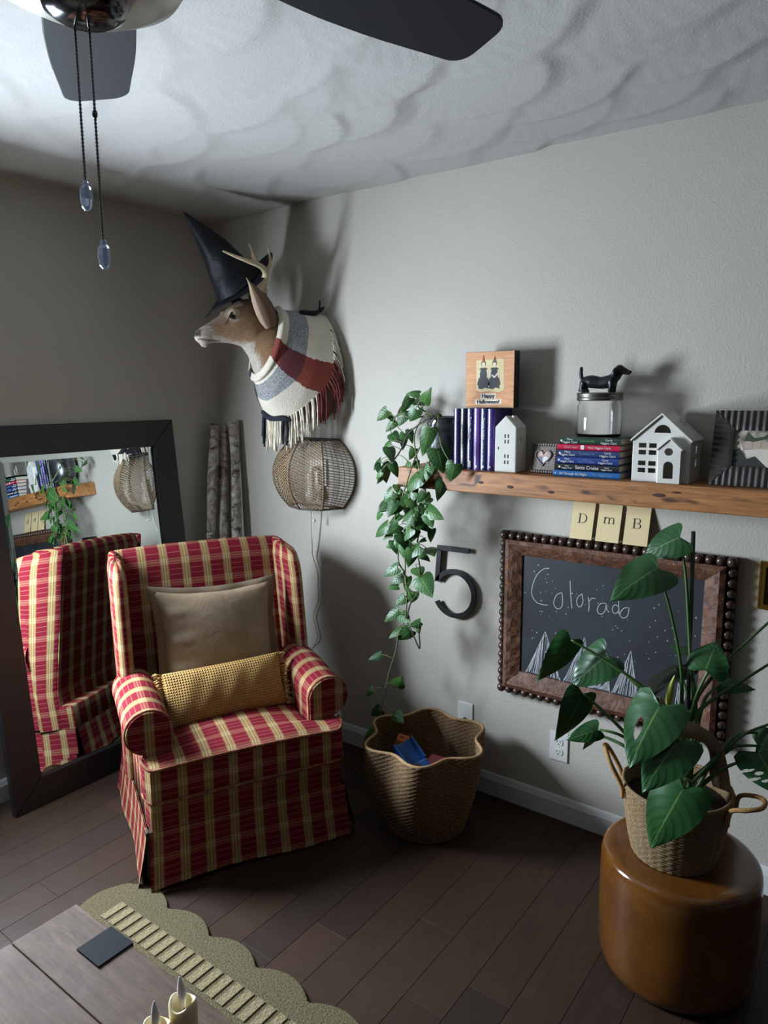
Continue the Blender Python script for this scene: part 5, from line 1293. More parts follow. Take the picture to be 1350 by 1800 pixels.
MONSTERA = [(2.322,-0.550,1.160,2.238,-0.660,1.091,0.112,'heart'), (2.355,-0.480,1.233,2.264,-0.500,1.178,0.091,'heart'), (2.115,-0.600,0.937,2.038,-0.640,0.802,0.066,'lean'), (2.203,-0.560,0.899,2.114,-0.600,0.801,0.104,'heart'), (2.178,-0.660,0.816,2.126,-0.700,0.674,0.079,'lean'), (2.209,-0.620,0.709,2.132,-0.660,0.670,0.050,'lean'), (2.386,-0.700,0.854,2.345,-0.800,0.721,0.146,'hole'), (2.438,-0.720,0.788,2.380,-0.800,0.669,0.107,'heart'), (2.457,-0.720,0.670,2.398,-0.780,0.514,0.121,'heart'), (2.343,-0.380,0.841,2.244,-0.360,0.718,0.134,'back'), (2.382,-0.400,0.901,2.318,-0.360,0.901,0.081,'back'), (2.442,-0.500,0.893,2.459,-0.460,0.967,0.093,'heart'), (2.573,-0.460,0.687,2.653,-0.500,0.603,0.105,'split'), (2.334,-0.600,0.816,2.273,-0.620,0.739,0.092,'back'), (2.461,-0.400,0.824,2.546,-0.360,0.819,0.025,'lean'), (2.185,-0.580,0.673,2.156,-0.580,0.610,0.028,'lean'), (2.564,-0.420,0.687,2.630,-0.440,0.731,0.087,'heart')]
STEMS = [[(2.322,-0.55,1.16), (2.354,-0.52,1.033), (2.381,-0.5,0.891), (2.393,-0.5,0.766), (2.425,-0.51,0.634)], [(2.355,-0.48,1.23), (2.374,-0.48,1.135), (2.39,-0.48,0.998), (2.402,-0.48,0.89), (2.42,-0.49,0.802), (2.431,-0.51,0.652)], [(2.115,-0.6,0.937), (2.199,-0.58,0.895), (2.288,-0.56,0.841), (2.344,-0.54,0.787), (2.404,-0.53,0.701)], [(2.203,-0.56,0.899), (2.272,-0.56,0.845), (2.332,-0.55,0.793), (2.397,-0.53,0.698)], [(2.178,-0.66,0.816), (2.226,-0.64,0.774), (2.283,-0.62,0.717), (2.35,-0.58,0.624)], [(2.209,-0.62,0.709), (2.26,-0.62,0.711), (2.308,-0.6,0.684), (2.349,-0.58,0.632)], [(2.386,-0.7,0.854), (2.394,-0.62,0.811), (2.409,-0.55,0.71)], [(2.438,-0.72,0.788), (2.442,-0.66,0.75), (2.432,-0.56,0.642)], [(2.457,-0.72,0.67), (2.448,-0.66,0.661), (2.439,-0.58,0.614)], [(2.343,-0.38,0.841), (2.38,-0.43,0.803), (2.407,-0.48,0.746)], [(2.382,-0.4,0.901), (2.398,-0.44,0.827), (2.412,-0.48,0.748)], [(2.449,-0.5,0.891), (2.437,-0.5,0.857), (2.422,-0.5,0.806), (2.416,-0.5,0.74)], [(2.57,-0.4,1.026), (2.495,-0.43,0.927), (2.439,-0.47,0.84), (2.418,-0.5,0.781)], [(2.578,-0.4,0.912), (2.513,-0.43,0.852), (2.449,-0.47,0.794), (2.426,-0.5,0.751)], [(2.59,-0.4,0.747), (2.536,-0.43,0.715), (2.496,-0.46,0.67), (2.466,-0.5,0.626), (2.445,-0.52,0.571)], [(2.589,-0.38,0.71), (2.54,-0.41,0.711), (2.505,-0.44,0.694), (2.472,-0.5,0.644)], [(2.539,-0.46,0.651), (2.515,-0.47,0.637), (2.492,-0.49,0.622)], [(2.334,-0.6,0.816), (2.361,-0.57,0.768), (2.401,-0.54,0.687)], [(2.461,-0.4,0.824), (2.446,-0.43,0.811), (2.435,-0.47,0.783)], [(2.185,-0.58,0.673), (2.233,-0.58,0.67), (2.288,-0.58,0.654)], [(2.564,-0.42,0.685), (2.532,-0.43,0.68), (2.508,-0.45,0.674)]]
# ------------------------------------------------------------------ plants
def m_leaf(name, c0, c1, rib, rough=.28):
    t = NT(name); oi = t.n('ShaderNodeObjectInfo'); tc = t.n('ShaderNodeTexCoord'); sp = t.n('ShaderNodeSeparateXYZ'); t.l(tc.outputs['UV'], sp.inputs[0])
    u, v = sp.outputs[0], sp.outputs[1]
    n = t.noise(t.coord('Object'), 20, 3)
    c = t.mix(t.math('MULTIPLY_ADD', oi.outputs['Random'], .7, t.math('MULTIPLY', n, .3)), c0, c1)
    du = t.math('ABSOLUTE', t.math('SUBTRACT', u, .5))
    mid = t.math('LESS_THAN', du, .016)
    # side veins curve away from the midrib
    ph = t.math('SUBTRACT', t.math('MULTIPLY', v, 7.0), t.math('MULTIPLY', du, 5.0)); vein = t.math('GREATER_THAN', t.math('ABSOLUTE', t.math('SINE', t.math('MULTIPLY', ph, PI))), .985)
    c = t.mix(t.math('MULTIPLY', mid, .55), c, rib); c = t.mix(t.math('MULTIPLY', vein, .07), c, rib)
    t.base(c); t.rough(rough); t.p.inputs['Specular IOR Level'].default_value = .5
    ht = t.math('ADD', t.math('MULTIPLY', t.math('ABSOLUTE', t.math('SINE', t.math('MULTIPLY', ph, PI))), -.5), n)
    t.normal(t.bump(ht, .2, .004)); t.p.inputs['Subsurface Weight'].default_value = 0
    return t.m
def leaf(base, tip, width, g, mat, parent, name='leaf', heart=.12, droop=.10, cup=.12, notch=True, holes=None, nv=12, nu=6, inv=None):
    B, T_ = Vector(base), Vector(tip); a = T_-B; L = a.length; ad = a.normalized(); n = Vector(g); n = (n - ad*n.dot(ad)).normalized(); w = ad.cross(n).normalized()
    m = MB()
    tt = [0, .07, .15, .25, .38, .52, .66, .80, .92, 1.0]                 # heart outline: half width and position along the leaf
    ww = [0, .30, .46, .50, .485, .42, .31, .175, .055, 0]; yy = [0, -heart*.9, -heart*.62, .07, .25, .44, .62, .80, .93, 1.0]
    def fn(u, v):
        s = -1+2*u; k = abs(s); ow, oy = float(np.interp(v, tt, ww)), float(np.interp(v, tt, yy)); my = v
        y_ = my + (oy-my)*k; x_ = math.copysign(ow*k, s)
        yq = max(0, y_)
        p = B + ad*(L*y_) + w*x_*width + n*(-droop*L*yq**2 - cup*width*(abs(x_)*2)**1.7*.5*(1-yq*.4) + droop*L*.25*math.sin(PI*min(1, yq))) + n*.025*width*math.sin(v*9+s*2)*k
        return tuple(p)
    m.grid(fn, nu, nv)
    o = m.build(name, mat, parent, smooth=True, recalc=False)
    if inv is not None: o.matrix_parent_inverse = inv
    return o
POT_GREEN = m_leaf('pothos_leaf_green', lin(34,72,34), lin(70,112,52), lin(140,170,90), .42)
MON_GREEN = m_leaf('monstera_leaf_green', lin(30,68,36), lin(50,98,46), lin(120,150,84), .36)
VINE = plain('vine_stem', lin(92,104,58), .55, var=.3, vscale=30); VINE2 = plain('brown_vine', lin(62,56,40), .6, var=.3)
def pothos():
    px, py = 1.392, -.100; z0 = ST+.0005
    root = thing('pothos_plant', 'trailing pothos in a dark silver pot at the shelf end', 'plant', (px, py, z0)); inv = Matrix.Translation((-px, -py, -z0))
    t = NT('tarnished_silver'); n = t.noise(t.coord('Object'), 14, 4, .6, .8); t.base(t.ramp(n, [(.3, lin(70,70,74)), (.7, lin(128,128,134))])); t.metal(.9); t.rough(t.math('MULTIPLY_ADD', n, .35, .12)); t.normal(t.bump(n, .15, .01))
    m = MB(); pr = [(.001,0),(.046,0),(.052,.004),(.047,.014),(.050,.022),(.066,.050),(.074,.085),(.077,.125),(.074,.160),(.068,.176),(.072,.184),(.076,.188),(.072,.190),(.066,.184),(.064,.172),(.001,.168)]
    o = m.lathe(pr, 44, Matrix.Translation((px, py, z0))).build('pot', t.m, root, smooth=True, angle=60); o.matrix_parent_inverse = inv
    m = MB(); m.lathe([(.066,.168),(.04,.174),(.001,.178)], 30, Matrix.Translation((px, py, z0)), (False, True)); o = m.build('soil', plain('potting_soil', lin(36,28,24), .95, var=.4, vscale=90, bump=.8, bscale=120), root, smooth=True); o.matrix_parent_inverse = inv
    allp = []
    for i, v in enumerate(VINES):
        p0 = list(v)
        if i != 7: p0[0] = (px-.02+.01*i*.5, py-.02, z0+.172); p0.insert(1, (px-.035+.008*i, py-.068, z0+.196))
        pth = smoothpath(p0, 5); allp += pth
        m = MB(); m.tube(pth, .0028, 6); o = m.build('vine', VINE if i % 3 != 1 else VINE2, root, smooth=True); o.matrix_parent_inverse = inv
    rr = random.Random(21); fill = []
    for k in range(24):                      # leaves in the thick of the strand
        q = rr.choice([p for p in allp if .95 < p.z < 1.34 and p.y < -.19]); B = q + Vector((rr.uniform(-.05,.04), rr.uniform(-.04,.01), rr.uniform(-.01,.03))); fill.append((*B, *(B + Vector((rr.uniform(-.05,.045), rr.uniform(-.03,0), -rr.uniform(.035,.065)))), .7))
    for r in POTHOS + fill:
        B, T_, wf = Vector(r[:3]), Vector(r[3:6]), r[6]
        if B.z > ST-.02 and B.y > -.19 and abs(B.x-px) < .085: B.y = min(B.y, -.19); T_.y = min(T_.y, -.19)
        L = (T_-B).length
        g = Vector((.45+rr.uniform(-.5,.4), -.75+rr.uniform(-.2,.2), .45+rr.uniform(-.3,.35)))
        lo = leaf(B, T_, L*min(.88, max(.56, wf*1.1)), g, POT_GREEN, root, inv=inv, heart=.14, droop=.08+rr.uniform(0,.08), cup=.25)
        q = min(allp, key=lambda p: (p-B).length + .35*abs(p.z-B.z-.02))
        mid = (q+B)/2 + Vector((rr.uniform(-.006,.006), -.012, .010)); m = MB(); m.tube(smoothpath([q, mid, B], 4), .0014, 5); o = m.build('petiole', VINE, root, smooth=True); o.matrix_parent_inverse = inv
pothos()
# ------------------------------------------------------------------ ceramic drum stool with monstera
def m_stool():
    t = NT('amber_glaze'); v = t.coord('Object'); n = t.noise(v, 5, 4, .6, .6); s = t.noise(v, 120, 2)
    c = t.ramp(n, [(.3, lin(82,47,16)), (.7, lin(108,66,24))]); c = t.mix(t.ramp(s, [(.60, W(0)), (.72, W(.5))]), c, lin(84,48,18)); t.base(c); t.rough(.16)
    t.p.inputs['Coat Weight'].default_value = .4; t.p.inputs['Coat Roughness'].default_value = .05; t.normal(t.bump(n, .06, .02)); return t.m
SX, SY, SH = 2.405, -.479, .348
m = MB(); m.lathe([(.001,.0),(.168,.0),(.186,.004),(.196,.014),(.203,.035),(.208,.075),(.210,.16),(.210,.27),(.209,.318),(.206,.335),(.199,.344),(.188,.348),(.17,.3485),(.001,.3485)], 96, None)
so = m.build('drum_stool', m_stool(), None, smooth=True, angle=70, loc=(SX, SY, 0)); tag(so, 'glossy amber ceramic drum stool under the monstera', 'stool')
def woven_wall(m, prof, N, amp, rfun=None, rows_per=None, M=None, cell=None):
    """A wall of revolution displaced in a weave; prof = [(r, z)] dense."""
    R_ = []
    for j, (r, z) in enumerate(prof):
        ring = []
        for k in range(N):
            a = 2*PI*k/N; rr_ = r*(rfun(a, z) if rfun else 1)
            d = amp*cell(j, k) if cell else 0
            ring.append(((rr_+d)*math.cos(a), (rr_+d)*math.sin(a), z))
        R_.append(ring)
    m.rings(R_, (False, False), True, M)
def m_jute(name, c0, c1, c2):
    t = NT(name); tc = t.n('ShaderNodeTexCoord'); n = t.noise(t.coord('Object', (1,1,1)), 260, 3, .7); n2 = t.noise(t.coord('Object'), 9, 3)
    c = t.ramp(n, [(.30, c0), (.55, c1), (.75, c2)]); c = t.mix(t.math('MULTIPLY', n2, .25), c, c0); t.base(c); t.rough(.85); t.normal(t.bump(n, .5, .003)); t.p.inputs['Specular IOR Level'].default_value = .25; return t.m
JUTE = m_jute('jute_braid', lin(92,72,50), lin(138,114,84), lin(182,158,122)); SEAG = m_jute('seagrass', lin(66,48,32), lin(120,94,66), lin(186,158,118)); ROPE = plain('tan_rope', lin(164,118,66), .8, var=.2, vscale=80, bump=.3, bscale=300)
def monstera():
    px, py, z0 = 2.389, -.494, SH+.0015
    root = thing('monstera_plant', 'monstera with glossy leaves in a braided jute basket on the stool', 'plant', (px, py, z0)); inv = Matrix.Translation((-px, -py, -z0))
    def L(m, n, mat, **k): o = m.build(n, mat, root, **k); o.matrix_parent_inverse = inv; return o
    rows = 24; per = 4; H = .20; prof = []
    for j in range(rows*per+1):
        f = j/(rows*per); r = .108 + .030*f + .006*math.sin(PI*min(1, f*3)/2); prof.append((r, f*H))
    prof[0] = (.100, 0)
    N = 180
    cell = lambda j, k: abs(math.sin(PI*j/per)) + .55*math.sin(2*PI*(k/6.0 + (.5 if (j//per) % 2 else 0)) + (1 if (j//per) % 2 else -1)*PI*(j % per)/per)
    m = MB(); woven_wall(m, prof, N, .0016, None, None, Matrix.Translation((px, py, z0)), cell)
    woven_wall(m, [(r-.006, z) for r, z in reversed(prof[8:])], N, .0012, None, None, Matrix.Translation((px, py, z0)), cell)
    m.lathe([(.001, .001), (.102, .001)], 40, Matrix.Translation((px, py, z0)), (True, False))
    L(m, 'jute_basket', JUTE, smooth=True, recalc=False)
    m = MB(); m.tube([(px+.139*math.cos(a), py+.139*math.sin(a), z0+H) for a in np.linspace(0, 2*PI, 61)], .0052, 7); L(m, 'rim_cord', JUTE, smooth=True)
    m = MB(); m.lathe([(.130,.158),(.09,.168),(.04,.172),(.001,.170)], 40, Matrix.Translation((px, py, z0)), (False, True)); L(m, 'soil', plain('potting_soil', lin(36,28,24), .95, var=.4, vscale=90, bump=.8, bscale=120), smooth=True)
    rr = random.Random(2); pb = MB(); pb.sphere((0,0,0), .004, 6, 4); pm_ = pb.mesh('perlite'); PW_ = plain('perlite_white', lin(190,184,172), .9)
    for k in range(34):
        a, r = rr.uniform(0, 6.28), .12*rr.random()**.5; s = rr.uniform(.35, .9); o = part('perlite', pm_, PW_, root, (r*math.cos(a), r*math.sin(a), .171-.03*(r/.13)**3), (0,0,0), (s,s,s*.7))
    def handle(ang, pts):
        c, s = math.cos(ang), math.sin(ang); m = MB()
        P_ = [(px + c*p[0]-s*p[1], py + s*p[0]+c*p[1], z0+p[2]) for p in pts]; m.tube(smoothpath(P_, 6), .0062, 8); L(m, 'handle', ROPE, smooth=True)
    handle(math.radians(200), [(.141,-.045,.165), (.146,-.045,.20), (.175,-.040,.255), (.190,-.012,.285), (.190,.012,.285), (.175,.040,.255), (.146,.045,.20), (.141,.045,.165)])
    handle(math.radians(-2), [(.141,-.045,.155), (.147,-.045,.198), (.185,-.042,.214), (.212,-.020,.220), (.212,.020,.220), (.185,.042,.214), (.147,.045,.198), (.141,.045,.155)])
    GS = plain('monstera_stem', lin(66,98,48), .4, var=.3, vscale=14)
    for i, st in enumerate(STEMS):
        p = [Vector(q) for q in st]; e = Vector((px + .028*math.cos(i*2.4), py + .028*math.sin(i*2.4), z0+.165))
        if p[-1].z > z0+.2: p.append((p[-1]+e)/2 + Vector((0, -.006, 0)))
        p.append(e); pth = smoothpath(p, 5); n = len(pth)
        m = MB(); m.tube(pth, [.0032+.0042*(k/(n-1)) for k in range(n)], 7); L(m, 'stem', GS, smooth=True)
    for i, (a, b, c, d, e, f, w, kind) in enumerate(MONSTERA):
        B, T_ = Vector((a,b,c)), Vector((d,e,f)); Ln = (T_-B).length
        g = dict(heart=(.15,-.75,.65), lean=(.75,-.45,.55), hole=(.05,-.65,.75), back=(-.3,.35,.9), split=(-.1,-.6,.7))[kind]
        wd = max(w*1.12, Ln*.5)
        if kind in ('hole', 'split'):
            o = leaf(B, T_, wd*(.86 if kind == 'hole' else 1.05), g, MON_GREEN, root, inv=None, heart=.20, droop=.10, cup=.22, nv=80, nu=64)
            bm = bmesh.new(); bm.from_mesh(o.data); uv = bm.loops.layers.uv.active
            spots = [(.66, .46, .07, .15)] if kind == 'hole' else [(.28,.40,.09,.030),(.72,.42,.09,.030),(.26,.56,.09,.026),(.74,.57,.09,.026),(.90,.34,.16,.022),(.92,.50,.16,.022),(.08,.45,.14,.022)]
            kill = []
            for f_ in bm.faces:
                uc = sum((l[uv].uv.x for l in f_.loops))/len(f_.loops); vc = sum((l[uv].uv.y for l in f_.loops))/len(f_.loops)
                if any(((uc-s[0])/s[2])**2 + ((vc-s[1])/s[3])**2 < 1 for s in spots): kill.append(f_)
            bmesh.ops.delete(bm, geom=kill, context='FACES'); bm.to_mesh(o.data); bm.free()
        else:
            o = leaf(B, T_, wd, g, MON_GREEN, root, inv=None, heart=.20 if kind != 'lean' else .12, droop=.12, cup=.22, nv=18, nu=10)
        o.matrix_parent_inverse = inv
        if kind == 'back': pass
    m = MB(); pth = smoothpath([(2.360,-.52,.775), (2.362,-.52,.81), (2.367,-.52,.845), (2.373,-.52,.870)], 5); m.tube(pth, [.004,.006,.008,.0088,.009,.009,.0088,.008,.0075,.007,.006,.005,.004,.003,.002,.0008], 8); L(m, 'rolled_new_leaf', plain('fresh_leaf', lin(160,172,70), .35, var=.1), smooth=True)
    m = MB(); m.tube([(2.410,-.475,z0+.15), (2.384,-.470,1.250)], .0055, 8); L(m, 'support_stake', plain('dark_green_stake', lin(20,34,30), .4), smooth=True)
    # kraft paper band curled behind the leaves
    KR = plain('kraft_paper', lin(150,126,100), .9, var=.18, vscale=25, bump=.3, bscale=200)
    m = MB(); pth = smoothpath([(2.350,-.575,.800), (2.375,-.57,.762), (2.405,-.565,.745), (2.440,-.555,.742), (2.466,-.52,.715), (2.478,-.48,.665), (2.484,-.465,.610), (2.496,-.468,.560)], 6); n = len(pth)
    for k in range(n-1):
        p, q = pth[k], pth[k+1]; f0, f1 = k/(n-1), (k+1)/(n-1)
        def wv(f): return Vector((.30*f, .25-.4*f, .95-.9*f)).normalized()*(.024+.006*math.sin(f*9))
        a, b = wv(f0), wv(f1); m.add([tuple(p-a), tuple(q-b), tuple(q+b), tuple(p+a)], [(0,1,2,3)])
    me = weld(m.mesh('kraft_band')); o = link('kraft_band', me, KR, root, smooth=True); o.matrix_parent_inverse = inv; bake(o, [('SOLIDIFY', dict(thickness=.002))])
monstera()
# ------------------------------------------------------------------ scalloped toy basket
BX, BY = 1.452, -.318
def toy_basket():
    root = thing('woven_basket', 'scalloped seagrass floor basket holding toys beside the armchair', 'basket', (BX, BY, 0.0005))
    H = .345; rows = 44; per = 3; prof = []
    for j in range(rows*per+1):
        f = j/(rows*per); r = .148 + .062*math.sin(min(1, f*1.15)*PI/2) + .006*f; prof.append((r, f*H))
    prof[0] = (.140, 0)
    def rf(a, z):
        f = z/H; return 1 + .115*f**1.3*math.cos(6*(a - 1.0) + 1.5*(1-f)) 
    N = 288; cell = lambda j, k: abs(math.sin(PI*j/per))*.9 + .7*math.sin(2*PI*(k/6.0) + PI*(j//per))
    m = MB(); woven_wall(m, prof, N, .0024, rf, None, None, cell); woven_wall(m, [(r-.008, z) for r, z in reversed(prof[4:])], N, .0022, rf, None, None, cell)
    m.lathe([(.001, .004), (.146, .004)], 48, None, (True, False))
    m.build('woven_wall', SEAG, root, smooth=True, recalc=False)
    m = MB(); m.tube([((.216-.004)*rf(a, H)*math.cos(a), (.216-.004)*rf(a, H)*math.sin(a), H) for a in np.linspace(0, 2*PI, 145)], .0058, 7); m.build('rim', plain('seagrass_rim', lin(150,118,80), .8, var=.2, vscale=60, bump=.4, bscale=250), root, smooth=True)
toy_basket()
def toys():
    BLU = plain('blue_toy_plastic', lin(24,76,140), .35, var=.1); DB = plain('dark_toy_plastic', lin(24,28,40), .35); RDT = plain('red_toy_plastic', lin(150,20,48), .4, var=.08); ORG = plain('orange_toy', lin(176,86,40), .5, var=.1)
    r = thing('toy_truck', 'blue plastic toy truck tipped up inside the scalloped basket', 'toy', (BX-.050, BY-.030, .222), (math.radians(12), math.radians(34), math.radians(-12)))
    MB().box((-.075, -.038, .012), (.075, .038, .038)).build('chassis', BLU, r, bevel=.005)
    MB().box((-.078, -.040, .038), (.020, .040, .050)).build('truck_bed', BLU, r, bevel=.004)
    for sy in (-1, 1): MB().box((-.078, sy*.040-.004, .050), (.020, sy*.040+.004, .072)).build('bed_side', BLU, r, bevel=.003)
    MB().box((.024, -.036, .038), (.072, .036, .082)).build('cab', BLU, r, bevel=.008)
    MB().box((.071, -.028, .052), (.0735, .028, .074)).build('windscreen', DB, r)
    for sx in (-.048, .046):
        for sy in (-1, 1):
            m = MB(); m.tube([(sx, sy*.030, .016), (sx, sy*.047, .016)], .018, 16); m.build('wheel', DB, r, angle=40)
    r = thing('toy_case', 'flat red plastic toy case inside the scalloped basket', 'toy', (BX+.070, BY+.020, .205), (math.radians(8), 0, math.radians(4)))
    MB().box((-.078, -.050, 0), (.078, .050, .040)).build('shell', RDT, r, bevel=.008); MB().box((-.080, -.052, .017), (.080, .052, .022)).build('seam_band', plain('dark_red_toy', lin(104,14,36), .4), r, bevel=.002)
    m = MB(); m.tube(smoothpath([(-.025,-.052,.02), (-.02,-.070,.02), (.02,-.070,.02), (.025,-.052,.02)], 5), .005, 8); m.build('handle', RDT, r, smooth=True)
    r = thing('toy_block', 'orange rounded toy block half hidden behind the basket rim', 'toy', (BX-.128, BY+.02, .235), (0, math.radians(18), .5))
    m = MB(); m.box((-.032, -.03, 0), (.032, .03, .06)); m.build('block', ORG, r, bevel=.008)
    for sx in (-.014, .014): m = MB(); m.tube([(sx, 0, .058), (sx, 0, .066)], .009, 12); m.build('stud', ORG, r, angle=40)
    m = MB(); m.sphere((0,0,0), .026, 20, 14); o = m.build('toy_ball', plain('glossy_black_ball', lin(18,22,36), .1), None, smooth=True, loc=(BX+.022, BY-.10, .262)); tag(o, 'small shiny dark ball between the blue truck and red case', 'ball')
toys()
# ------------------------------------------------------------------ ceiling fan
def fan():
    HX, HY = 1.992, -1.884
    root = thing('ceiling_fan', 'dark-bladed ceiling fan with nickel hub and two pull chains', 'ceiling fan', (HX, HY, RZ-.016))
    inv = Matrix.Translation((-HX, -HY, -(RZ-.016)))
    def L(m, n, mat, par=None, **k): o = m.build(n, mat, par or root, **k); o.matrix_parent_inverse = inv if par is None else Matrix(); return o
    NI = plain('brushed_nickel', lin(176,172,162), .32, .85, var=.06); CHR = plain('polished_dark_nickel', lin(96,98,104), .12, 1.0, var=.05); BLD = plain('black_fan_blade', lin(28,28,32), .7, var=.1, vscale=6)
    C = Matrix.Translation((HX, HY, 0))
    L(MB().lathe([(.001,RZ-.018),(.072,RZ-.018),(.070,RZ-.045),(.045,RZ-.075),(.018,RZ-.085),(.001,RZ-.085)], 36, C), 'canopy', NI, smooth=True, angle=50)
    L(MB().lathe([(.014,RZ-.08),(.014,2.30)], 16, C), 'downrod', NI, smooth=True)
    L(MB().lathe([(.001,2.315),(.06,2.315),(.105,2.295),(.125,2.255),(.128,2.215),(.120,2.185),(.001,2.185)], 48, C), 'motor_housing', NI, smooth=True, angle=50)
    L(MB().lathe([(.001,2.185),(.132,2.185),(.138,2.160),(.132,2.12),(.112,2.090),(.080,2.074),(.001,2.068)], 48, C), 'switch_bowl', NI, smooth=True, angle=50)
    L(MB().lathe([(.001,2.08),(.050,2.08),(.052,2.072),(.046,2.059),(.034,2.052),(.012,2.049),(.001,2.0485)], 40, C), 'switch_cap', CHR, smooth=True, angle=50)
    for k in range(5):
        a = math.radians(146.2 - 72*k); R_ = Matrix.Translation((HX, HY, 2.203)) @ Matrix.Rotation(a, 4, 'Z') @ Matrix.Rotation(math.radians(-11), 4, 'X')
        # blade outline: narrow root, slight widening, square-ish tip with rounded corners
        def hw(r): return .058 + .016*sstep(.17, .40, r) - .011*sstep(.45, .67, r)
        up = [(r, hw(r)) for r in np.linspace(.175, .625, 12)]
        t0 = hw(.64); cr = .036
        tip = [(.670-cr+cr*math.sin(b), t0-cr+cr*math.cos(b)) for b in np.linspace(0, PI/2, 6)]
        tip = up + tip; poly = tip + [(x, -y) for x, y in reversed(tip)]
        poly2 = [p for i, p in enumerate(poly) if i == 0 or math.dist(p, poly[i-1]) > 1e-5]
        o = MB().prism(poly2, -.003, .003, 'z', R_).build('blade', BLD, root, bevel=.0012); o.matrix_parent_inverse = inv
        m = MB(); m.prism([(.10,-.018),(.19,-.040),(.235,-.030),(.25,0),(.235,.030),(.19,.040),(.10,.018)], .003, .008, 'z', R_); m.tube([(.105,0,.004),(.15,0,.005)], .010, 8, True, R_); o2 = m.build('blade_iron', NI, root); o2.matrix_parent_inverse = inv
    CHN = plain('chain_metal', lin(120,118,116), .3, .9)
    CRY = NT('crystal_fob'); CRY.base(lin(200,210,225)); CRY.rough(.03); CRY.p.inputs['Transmission Weight'].default_value = .55; CRY.p.inputs['IOR'].default_value = 1.5
    for x, y, zt, zb in ((1.963,-1.880,2.066,1.874), (1.981,-1.872,2.056,1.802)):
        n = int((zt-zb)/.0022); m = MB(); m.tube([(x, y, zt-(zt-zb)*k/n) for k in range(n+1)], [.0011 if k % 2 else .0020 for k in range(n+1)], 6)
        o = L(m, 'pull_chain', CHN, smooth=True)
        c = MB(); c.lathe([(.0018,zb+.002),(.004,zb),(.0042,zb-.004),(.0075,zb-.008),(.0082,zb-.018),(.0065,zb-.030),(.003,zb-.034),(.001,zb-.0345)], 8, Matrix.Translation((x, y, 0)) ); o2 = c.build('crystal_fob', CRY.m, o)
        if zb < 1.85: s = MB(); s.sphere((x, y, 1.952), .0034, 8, 6, None, (1,1,1.7)); s.build('chain_connector', CHN, o, smooth=True)
fan()
# ------------------------------------------------------------------ coffee table, rug, candles
def m_table():
    t = NT('weathered_table_wood'); g = t.noise(t.coord('Object', (1.5, 12, 12)), 5, 6, .7, .6); b = t.noise(t.coord('Object'), 6, 4, .6); oi = t.n('ShaderNodeObjectInfo')
    c = t.ramp(g, [(.3, lin(52,40,32)), (.55, lin(84,65,52)), (.75, lin(112,90,74))]); c = t.mix(t.math('MULTIPLY', b, .5), c, lin(92,74,62)); c = t.mix(t.math('MULTIPLY', oi.outputs['Random'], .25), c, lin(84,58,42))
    t.base(c); t.rough(t.math('MULTIPLY_ADD', b, .25, .55)); t.p.inputs['Specular IOR Level'].default_value = .2; t.normal(t.bump(g, .3, .003, t.bump(b, .25, .012))); return t.m
TX0, TX1, TY0, TY1, TZ = 1.369, 2.46, -2.26, -1.657, .45
def table():
    root = thing('coffee_table', 'weathered wooden trunk coffee table with black metal strap', 'coffee table', ((TX0+TX1)/2, (TY0+TY1)/2, 0)); inv = Matrix.Translation((-(TX0+TX1)/2, -(TY0+TY1)/2, 0))
    WDT = m_table(); MET = plain('black_strap_metal', lin(24,26,30), .75, 0, var=.15, spec=.12)
    def L(m, n, mat, **k): o = m.build(n, mat, root, **k); o.matrix_parent_inverse = inv; return o
    n = 4; w = (TY1-TY0)/n
    for k in range(n):
        L(MB().box((TX0, TY0+w*k+.0006, TZ-.032), (TX1, TY0+w*(k+1)-.0006, TZ)), 'top_board', WDT, bevel=.003)
    L(MB().box((TX0+.02, TY0+.02, .0145), (TX1-.02, TY1-.02, TZ-.032)), 'trunk_body', WDT, bevel=.004)
    for x in (1.503, 2.246):
        L(MB().box((x, TY1-.079, TZ+.0002), (x+.081, TY1+.003, TZ+.004)).box((x, TY1, TZ-.05), (x+.081, TY1+.003, TZ+.0002)), 'metal_strap', MET)
        L(MB().box((x, TY0-.003, TZ+.0002), (x+.081, TY0+.079, TZ+.004)).box((x, TY0-.003, TZ-.05), (x+.081, TY0, TZ+.0002)), 'metal_strap', MET)
table()
def m_rug(name, c0, c1):
    t = NT(name); n = t.noise(t.coord('Object'), 160, 3, .75); b = t.noise(t.coord('Object'), 10, 3); t.base(t.mix(t.math('MULTIPLY', b, .35), t.ramp(n, [(.3, c0), (.7, c1)]), c0)); t.rough(.95); t.normal(t.bump(n, 1.0, .010)); t.p.inputs['Specular IOR Level'].default_value = .1; return t.m
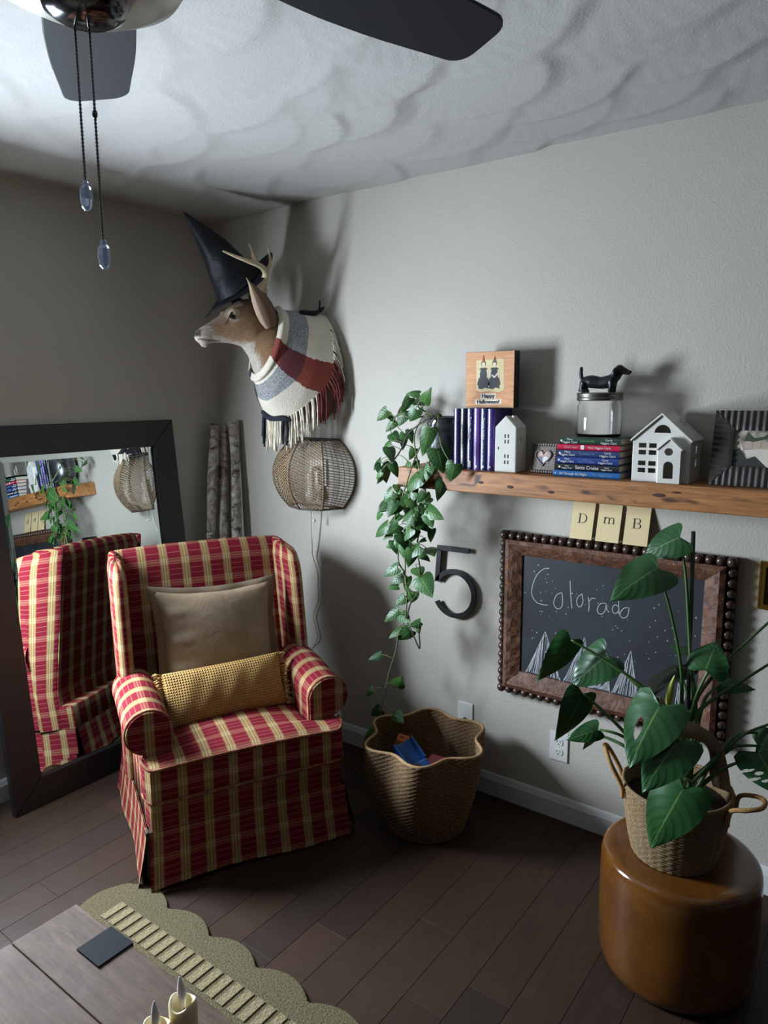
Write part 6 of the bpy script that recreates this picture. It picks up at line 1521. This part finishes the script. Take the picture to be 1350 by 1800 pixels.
def rug():
    x0, x1, y1, y0 = .862, 3.05, -1.212, -2.75; per = .2
    out = []
    def scal(s): return .042*abs(math.sin(PI*s/per))**.75
    nx = int((x1-x0)/.0125)
    top = [(x0 + (x1-x0)*k/nx, y1 + scal((x1-x0)*k/nx - .005)) for k in range(nx+1)]
    ny = int((y1-y0)/.0125); left = [(x0 - scal((y1-y0)*k/ny), y1 - (y1-y0)*k/ny) for k in range(1, ny+1)]
    poly = list(reversed(left)) + top + [(x1, y0)]
    root = thing('scalloped_rug', 'olive tan shag rug with scalloped edge and cream ladder stripes', 'rug', ((x0+x1)/2, (y0+y1)/2, 0)); inv = Matrix.Translation((-(x0+x1)/2, -(y0+y1)/2, 0))
    o = MB().prism(poly, .0006, .0125, 'z').build('pile', m_rug('olive_pile', lin(84,76,56), lin(134,122,94)), root, bevel=.004); o.matrix_parent_inverse = inv
    ST_ = m_rug('cream_pile', lin(126,112,84), lin(172,156,122)); m = MB(); m.box((-.014, -.039, 0), (.014, .039, .0035)); me = m.mesh('stripe'); me.materials.append(ST_)
    bm = bmesh.new(); bm.from_mesh(me); bmesh.ops.recalc_face_normals(bm, faces=bm.faces); bmesh.ops.bevel(bm, geom=list(bm.edges), offset=.0014, segments=1, affect='EDGES'); bm.to_mesh(me); bm.free()
    for k in range(50):
        x = .940 + .0415*k; o = part('stripe', me, None, root, (x-(x0+x1)/2, -1.316-(y0+y1)/2, .0126))
    for k in range(34):
        y = -1.40 - .0415*k; o = part('stripe', me, None, root, (.965-(x0+x1)/2, y-(y0+y1)/2, .0126), (0, 0, PI/2))
rug()
def candle(x, y, h, label, lean):
    root = thing('led_candle', label, 'candle', (x, y, TZ+.0006), group='flameless candles on the coffee table')
    WX = NT('ivory_wax'); n = WX.noise(WX.coord('Object'), 20, 2); WX.base(WX.ramp(n, [(.3, lin(222,204,150)), (.7, lin(232,220,178))])); WX.rough(.45); WX.p.inputs['Subsurface Weight'].default_value = .3; WX.p.inputs['Subsurface Radius'].default_value = (.01,.006,.003)
    m = MB(); rg = []
    for r, z in ((.023,0),(.0245,.003),(.0245,h*.5),(.0245,h-.012)): rg.append([(r*math.cos(a), r*math.sin(a), z) for a in np.linspace(0, 2*PI, 36, endpoint=False)])
    for k, dz in ((1.0, 0), (.94, .005), (.82, .006), (.72, -.002), (.60, -.010), (.02, -.012)): rg.append([(.0245*k*math.cos(a), .0245*k*math.sin(a), h + dz + .005*math.sin(2*a+1)*(k > .65)) for a in np.linspace(0, 2*PI, 36, endpoint=False)])
    m.rings(rg); m.build('wax_body', WX.m, root, smooth=True)
    f = MB(); pth = [(lean*.0, 0, h-.012), (lean*.1, 0, h+.004), (lean*.3, 0, h+.016), (lean*.6, 0, h+.030), (lean, 0, h+.044), (lean*1.15, 0, h+.052)]
    f.tube(smoothpath(pth, 4), [float(np.interp(k/20, [0,.2,.4,.6,.85,1], [.004,.006,.0078,.007,.003,.0006])) for k in range(21)], 12); f.build('flame_tip', plain('white_flame_plastic', lin(240,232,228), .4, var=.02), root, smooth=True)
    w = MB(); w.tube([(.008, -.004, h-.012), (.009, -.004, h-.002)], .0015, 6); w.build('wick', plain('black_wick', lin(16,14,14), .9), root)
candle(1.884, -1.752, .098, 'taller ivory flameless candle at the back, near the rug', -.004)
candle(1.880, -1.804, .088, 'shorter ivory flameless candle in front, nearest the camera', -.002)
